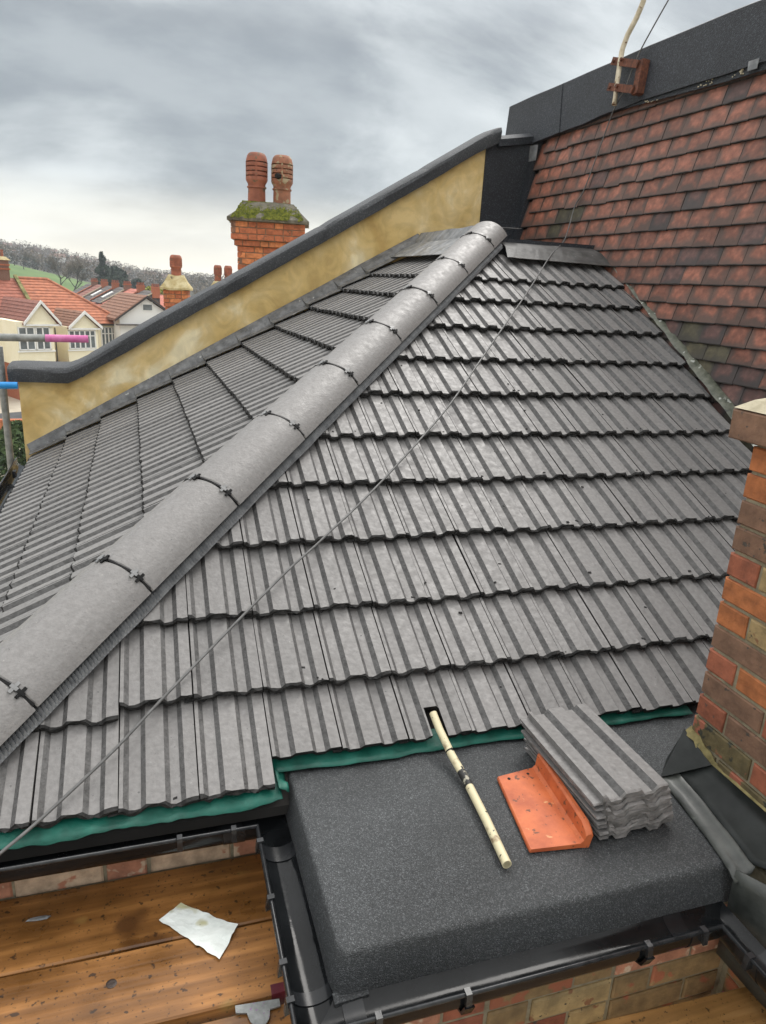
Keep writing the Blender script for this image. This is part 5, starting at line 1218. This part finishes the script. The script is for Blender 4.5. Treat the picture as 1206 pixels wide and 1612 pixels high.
# bays
def bay(house, t0, t1, v0, ze, zp, m, gl, gr, lo_mat):
    mb = MB(); hbox(mb, t0, t1, v0, 4.5, -6.85, ze - .05); mb.build('bay', M['cream'], house)
    mb = MB(); hbox(mb, t0 + .05, t1 - .05, v0 + .06, 4.5, GZ0 - 0.9, -6.852); mb.build('bay_base', M[lo_mat], house)
    mid = (gl + gr) / 2; vf = v0 - .28
    mb = MB(); mb.loft([[H(gl + .25, v0 + .005, ze), H(gr - .25, v0 + .005, ze), H(mid, v0 + .005, zp - .22)], [H(gl + .25, .9, ze), H(gr - .25, .9, ze), H(mid, .9, zp - .22)]]); mb.build('gable', M['cream'], house)
    vb = .4 + (zp - EZ) / (RZ - EZ) * 4.9 + 5.6
    mb = MB(); a = [H(gl, vf, ze - .05), H(mid, vf, zp), H(gr, vf, ze - .05), H(gr - .1, vf, ze - .12), H(mid, vf, zp - .12), H(gl + .1, vf, ze - .12)]; bk = [v + n_ * (vb - vf) for v in a]
    mb.loft([a, bk]); rf = mb.build('bay_roof', M[m], house)
    courses(rf, H(gl, vf + .02, ze - .03), H(gl, vb, ze - .03), H(mid, vf + .02, zp + .02), H(mid, vb, zp + .02), 7, m)
    courses(rf, H(gr, vf + .02, ze - .03), H(gr, vb, ze - .03), H(mid, vf + .02, zp + .02), H(mid, vb, zp + .02), 7, m)
    for (ta, tb) in ((gl, mid), (gr, mid)):
        mb = MB(); a = [H(ta, vf - .05, ze - .16), H(ta, vf - .05, ze + .12), H(tb, vf - .05, zp + .10), H(tb, vf - .05, zp - .20)]
        mb.loft([a, [v + n_ * .08 for v in a]]); mb.build('bargeboard', M['white_paint'], house)
    mb = MB(); hbox(mb, gl + .15, gr - .15, vf + .05, v0 + .04, ze - .16, ze - .02); mb.build('soffit', M['white_paint'], house)
    mb = MB(); hbox(mb, t0 - .04, t1 + .04, v0 - .09, v0 + .02, -5.72, -5.60); mb.build('sill', M['white_paint'], house)
    mb = MB(); hbox(mb, t0 - .02, t1 + .02, v0 - .05, v0 + .02, -6.93, -6.84); mb.build('band', M['far_dark'], house)
KH = 0.935
bay(hl_, -.55, 2.35, 0.0, EZ + .02, -1.45, 'roof_plum', 0.0, 3.2, 'far_red')
window(hl_, -.45, .95, -.02, -5.55, -3.62, 2, .42); window(hl_, 1.0, 2.25, -.02, -5.55, -3.62, 2, .42); window(hl_, -.4, 2.2, .04, -9.0, -7.0, 5, .32)
KH = 1.0
window(hl_, -2.6, -.9, .78, -5.5, -3.7, 3, .42)
mb = MB(); mb.lathe(H(-1.1 + .5, -.02, -4.35), [(0, 0), (.001, 0)], 3); 
mb = MB(); c = H(-0.52, .45, -4.2); mb.loft([[c + n_ * .16 * math.cos(R(a)) + Vector((0, 0, .16 * math.sin(R(a)))) for a in range(0, 360, 30)], [c - e_ * .05 + n_ * .16 * math.cos(R(a)) + Vector((0, 0, .16 * math.sin(R(a)))) for a in range(0, 360, 30)]])
M['teal'] = mat('teal_paint', (0.0, 0.16, 0.13), scale=3, rough=0.5, bump=0); mb.build('alarm_box', M['teal'], hl_)
# right house
mb = MB(); hbox(mb, 1.852, 9.3, .8, 9.8, -6.85, EZ); mb.build('wall', M['cream'], hr_)
mb = MB(); hbox(mb, 1.852, 9.3, .75, 9.8, GZ0, -6.852); mb.build('ground_floor', M['far_red'], hr_)
A, B_, C_, D_ = H(1.86, .4, EZ), H(9.7, .4, EZ), H(9.7, 10.2, EZ), H(1.86, 10.2, EZ); R1, R2 = H(1.86, 5.3, RZ), H(4.6, 5.3, RZ)
mb = MB(); mb.v = [tuple(v) for v in (A, B_, C_, D_, R1, R2)]; mb.f = [(0, 1, 5, 4), (1, 2, 5), (2, 3, 4, 5), (3, 0, 4), (0, 3, 2, 1)]; mb.m = [0] * 5; rr2 = mb.build('roof', M['roof_orange'], hr_)
courses(rr2, A, B_, R1, R2, 15, 'roof_orange', th=0.06); courses(rr2, B_, C_, R2, R2 + Vector((0, .01, 0)), 15, 'roof_orange', th=0.06)
mb = MB(); mb.tube([R1 + Vector((0, 0, .05)), R2 + Vector((0, 0, .05))], .13, 8); mb.build('ridge', M['roof_orange'], rr2)
mb = MB(); mb.tube([R2 + Vector((0, 0, .05)), B_ + Vector((0, 0, .09))], .13, 8); mb.build('hip', M['roof_orange'], rr2)
M['mossy_verge'] = mat('mossy_party_upstand', (0.10, 0.10, 0.03), (0.26, 0.24, 0.10), scale=2.5, rough=0.95, bump=0.5, bscale=8)
mb = MB(); a = [H(1.66, .5, EZ + .1), H(1.66, 5.3, RZ + .1), H(1.66, 5.3, RZ + .32), H(1.66, .5, EZ + .32)]; mb.loft([a, [v + e_ * .3 for v in a]]); mb.build('party_upstand', M['mossy_verge'], hr_)
KH = 0.95
bay(hr_, 3.75, 6.45, 0.0, -3.70, -2.28, 'roof_brown', 3.80, 6.95, 'far_red')
window(hr_, 3.85, 6.35, -.02, -5.55, -3.92, 5, .30); window(hr_, 3.9, 6.3, .04, -9.0, -7.0, 5, .32)
KH = 1.0
window(hr_, 7.25, 8.75, .78, -5.55, -3.70, 4, .32)
mb = MB(); hbox(mb, 6.9, 9.3, .42, .55, EZ - .16, EZ - .02); mb.build('eaves_gutter', M['drain'], hr_)
KH = 0.95
for t_, hs in ((2.75, hl_), (6.60, hr_)):
    mb = MB(); mb.tube([H(t_, .1, EZ - .3), H(t_, .1, GZ0 - .5)], .055, 8); mb.build('drainpipe', M['drain'], hs)
KH = 1.0
mb = MB(); mb.loft([[H(6.75, -.9, -6.75), H(8.2, -.9, -6.75), H(8.2, .8, -6.75), H(6.75, .8, -6.75)], [H(7.4, -.1, -5.9), H(7.55, -.1, -5.9), H(7.55, .8, -5.9), H(7.4, .8, -5.9)]]); mb.build('porch_roof', M['roof_orange'], hr_)
# ridge stack of the left house with pots and aerial
lc = thing('brick_chimney', tuple(H(.5, 5.3, 0)), 'brown brick chimney with a television aerial at the left edge, on the house ridge', 'chimney')
mb = MB(); hbox(mb, -.45, 1.25, 4.95, 5.75, -.6, 1.75); mb.build('shaft', M['far_dark'], lc)
for dz in (0.95, 1.3): 
    mb = MB(); hbox(mb, -.52, 1.32, 4.88, 5.82, dz, dz + .12); mb.build('brick_band', M['far_red'], lc)
mb = MB(); mb.loft([[H(-.6, 4.8, 1.75), H(1.4, 4.8, 1.75), H(1.4, 5.9, 1.75), H(-.6, 5.9, 1.75)], [H(-.3, 5.1, 2.05), H(1.1, 5.1, 2.05), H(1.1, 5.6, 2.05), H(-.3, 5.6, 2.05)]]); mb.build('flaunching', M['cement_yellow'], lc)
for tt in (-.05, .45, .9):
    mb = MB(); mb.lathe(H(tt, 5.35, 2.0), [(.14, 0), (.11, .5), (.14, .55), (.14, .62), (.09, .62)], 10); mb.build('chimney_pot', M['pot'], lc)
mb = MB(); mb.tube([H(.05, 5.3, 1.9), H(.05, 5.3, 3.55)], .025, 6); mb.tube([H(-.3, 5.0, 3.5), H(1.3, 5.9, 3.5)], .02, 5)
for k in range(7): 
    c = H(-.3, 5.0, 3.5).lerp(H(1.3, 5.9, 3.5), k / 6); mb.tube([c - n_ * .25, c + n_ * .25], .012, 4)
mb.build('aerial', M['galv_tube'], lc)

# terrace receding behind, each house its own
ed = Vector((0.27, -0.963, 0)).normalized(); nd = Vector((0.963, 0.27, 0))      # along the row (towards us) ; to the right
roofm = ['roof_slate', 'roof_plum', 'roof_slate', 'roof_slate', 'roof_pinkred', 'roof_slate']
names = ['farthest', 'second farthest', 'third farthest', 'third nearest', 'second nearest', 'nearest']
for k in range(6):
    o = Vector((-15.2, 150, 0)) + ed * (k * 7.4) + nd * (0.12 * k)
    T = lambda a, b, z: o + ed * a + nd * b + Vector((0, 0, z))
    t = thing('terraced_house', tuple(T(0, 4, GZ0)), '%s house of the terrace with small roofs and chimneys behind the orange roof' % names[k], 'house', 'houses of the receding terrace')
    mb = MB(); mb.box(T(0, 0, GZ0), ed * 6.9, nd * 8.5, (0, 0, -3.6 - GZ0)); mb.build('wall', M['far_red'], t)
    mb = MB(); mb.loft([[T(-.1, -.3, -3.6), T(-.1, 4.2, -1.15), T(-.1, 8.8, -3.6)], [T(6.95, -.3, -3.6), T(6.95, 4.2, -1.15), T(6.95, 8.8, -3.6)]]); rf = mb.build('roof', M[roofm[k]], t)
    for j in range(7):
        f0 = j / 7; z0 = -3.6 + 2.45 * f0 + .03; mb = MB(); mb.loft([[T(-.05, -.3 + 4.5 * f0, z0 + .06), T(6.9, -.3 + 4.5 * f0, z0 + .06), T(6.9, -.3 + 4.5 * (f0 + .15), z0 + .37), T(-.05, -.3 + 4.5 * (f0 + .15), z0 + .37)], [T(-.05, -.3 + 4.5 * f0, z0), T(6.9, -.3 + 4.5 * f0, z0), T(6.9, -.3 + 4.5 * (f0 + .15), z0 + .32), T(-.05, -.3 + 4.5 * (f0 + .15), z0 + .32)]]); mb.build('tile_course', M[roofm[k]], rf)
    mb = MB(); mb.loft([[T(6.8, -.2, -3.45), T(6.8, 4.2, -1.0), T(6.8, 4.2, -.85), T(6.8, -.2, -3.3)], [T(7.15, -.2, -3.45), T(7.15, 4.2, -1.0), T(7.15, 4.2, -.85), T(7.15, -.2, -3.3)]]); mb.build('party_wall', M['mortar_pale' if k % 2 else 'far_red'], t)
    mb = MB(); mb.loft([[T(2.2, .9, -2.85), T(3.3, .9, -2.85), T(3.3, 2.6, -1.92), T(2.2, 2.6, -1.92)], [T(2.2, .85, -2.72), T(3.3, .85, -2.72), T(3.3, 2.55, -1.79), T(2.2, 2.55, -1.79)]])
    if k in (2, 3, 4): mb.build('skylight', M['white_paint'], t)
    s_ = MB(); s_.box(T(6.6, 3.4, -2.0), ed * .6, nd * 1.1, (0, 0, 1.42)); st = s_.build('chimney_stack', M['far_red' if k % 3 else 'far_dark'], t)
    mb = MB(); mb.box(T(6.54, 3.34, -.62), ed * .72, nd * 1.22, (0, 0, .14)); mb.build('stack_head', M['far_red'], st)
    for j in range(4):
        mb = MB(); mb.lathe(T(6.90, 3.52 + .28 * j, -.48), [(.15, 0), (.12, .38), (.15, .44)], 7); mb.build('chimney_pot', M['pot'], st)
    # red roofed back addition on the left
    z_e, z_r = -5.3, -3.55
    mb = MB(); mb.box(T(1.2, -5.0, GZ0), ed * 4.2, nd * 5.0, (0, 0, z_e - GZ0)); mb.build('back_addition', M['far_red'], t)
    mb = MB(); mb.v = [tuple(v) for v in (T(.9, -5.3, z_e), T(5.7, -5.3, z_e), T(5.7, 1.2, z_e), T(.9, 1.2, z_e), T(3.3, -3.6, z_r), T(3.3, 1.2, z_r))]; mb.f = [(0, 1, 4), (1, 2, 5, 4), (3, 0, 4, 5), (2, 3, 5), (0, 3, 2, 1)]; mb.m = [0] * 5; mb.build('back_roof', M['roof_red'], t)
# white gabled house
wh = thing('house', (0.3, 70, GZ0), 'white rendered gabled house with a small attic window and brown roof', 'house')
ge = Vector((0.95, 0.31, 0)).normalized(); gn = Vector((-0.31, 0.95, 0)).normalized(); og = Vector((0.10, 70.4, 0))
G = lambda a, b, z: og + ge * a + gn * b + Vector((0, 0, z))
mb = MB(); mb.loft([[G(-2.55, 0, GZ0), G(2.75, 0, GZ0), G(2.75, 0, -2.7), G(0, 0, -.95), G(-2.55, 0, -2.7)], [G(-2.55, 8, GZ0), G(2.75, 8, GZ0), G(2.75, 8, -2.7), G(0, 8, -.95), G(-2.55, 8, -2.7)]]); mb.build('wall', M['far_white'], wh)
for sgn, ex in ((-1, -3.05), (1, 3.2)):
    zz = -2.98 if sgn < 0 else -2.95
    mb = MB(); a = [G(ex, -.35, zz), G(0, -.35, -.80), G(0, -.35, -.66), G(ex, -.35, zz + .16)]; mb.loft([a, [v + gn * 8.6 for v in a]]); rf = mb.build('roof', M['roof_brown'], wh)
    courses(rf, G(ex, -.33, zz + .17), G(ex, 8.2, zz + .17), G(0, -.33, -.65), G(0, 8.2, -.65), 9, 'roof_brown')
    mb = MB(); a = [G(ex, -.40, zz - .04), G(0, -.40, -.86), G(0, -.40, -.66), G(ex, -.40, zz + .12)]; mb.loft([a, [v + gn * .06 for v in a]]); mb.build('bargeboard', M['drain'], wh)
mb = MB(); mb.box(G(-.45, -.06, -2.05), ge * 1.0, gn * .1, (0, 0, .85)); wf = mb.build('window', M['white_paint'], wh)
mb = MB(); mb.box(G(-.36, -.08, -1.97), ge * .82, gn * .02, (0, 0, .50)); mb.build('pane', M['glass'], wf)
mb = MB(); mb.box(G(-2.9, -.55, -3.35), ge * 5.6, gn * .6, (0, 0, .10)); mb.build('lean_to_roof', M['roof_slate'], wh)
mb = MB(); mb.tube([G(2.2, -.12, -1.9), G(2.2, -.12, GZ0)], .05, 6); mb.build('drainpipe', M['drain'], wh)
rb = thing('house', (3.5, 78, GZ0), 'red roof just behind the small chimney, right of the white gable', 'house')
mb = MB(); mb.bx(1.6, 79, GZ0, 8.0, 87, -2.6); mb.build('wall', M['far_red'], rb)
mb = MB(); mb.loft([[(1.4, 78.7, -2.6), (1.4, 83, -.85), (1.4, 87.3, -2.6)], [(8.2, 78.7, -2.6), (8.2, 83, -.85), (8.2, 87.3, -2.6)]]); mb.build('roof', M['roof_pinkred'], rb)

# ================================================================== HAZE
mh = bpy.data.materials.new('haze_air'); mh.use_nodes = True; th_ = mh.node_tree; th_.nodes.clear()
pv = th_.nodes.new('ShaderNodeVolumePrincipled'); pv.inputs['Color'].default_value = (0.86, 0.92, 1.0, 1); pv.inputs['Density'].default_value = 0.00045; pv.inputs['Anisotropy'].default_value = 0.3
om = th_.nodes.new('ShaderNodeOutputMaterial'); th_.links.new(pv.outputs[0], om.inputs['Volume'])
mb = MB(); mb.bx(-700, -120, GZ0 - 1.0, 700, 900, 45); mb.build('haze', mh, None, kind='stuff')
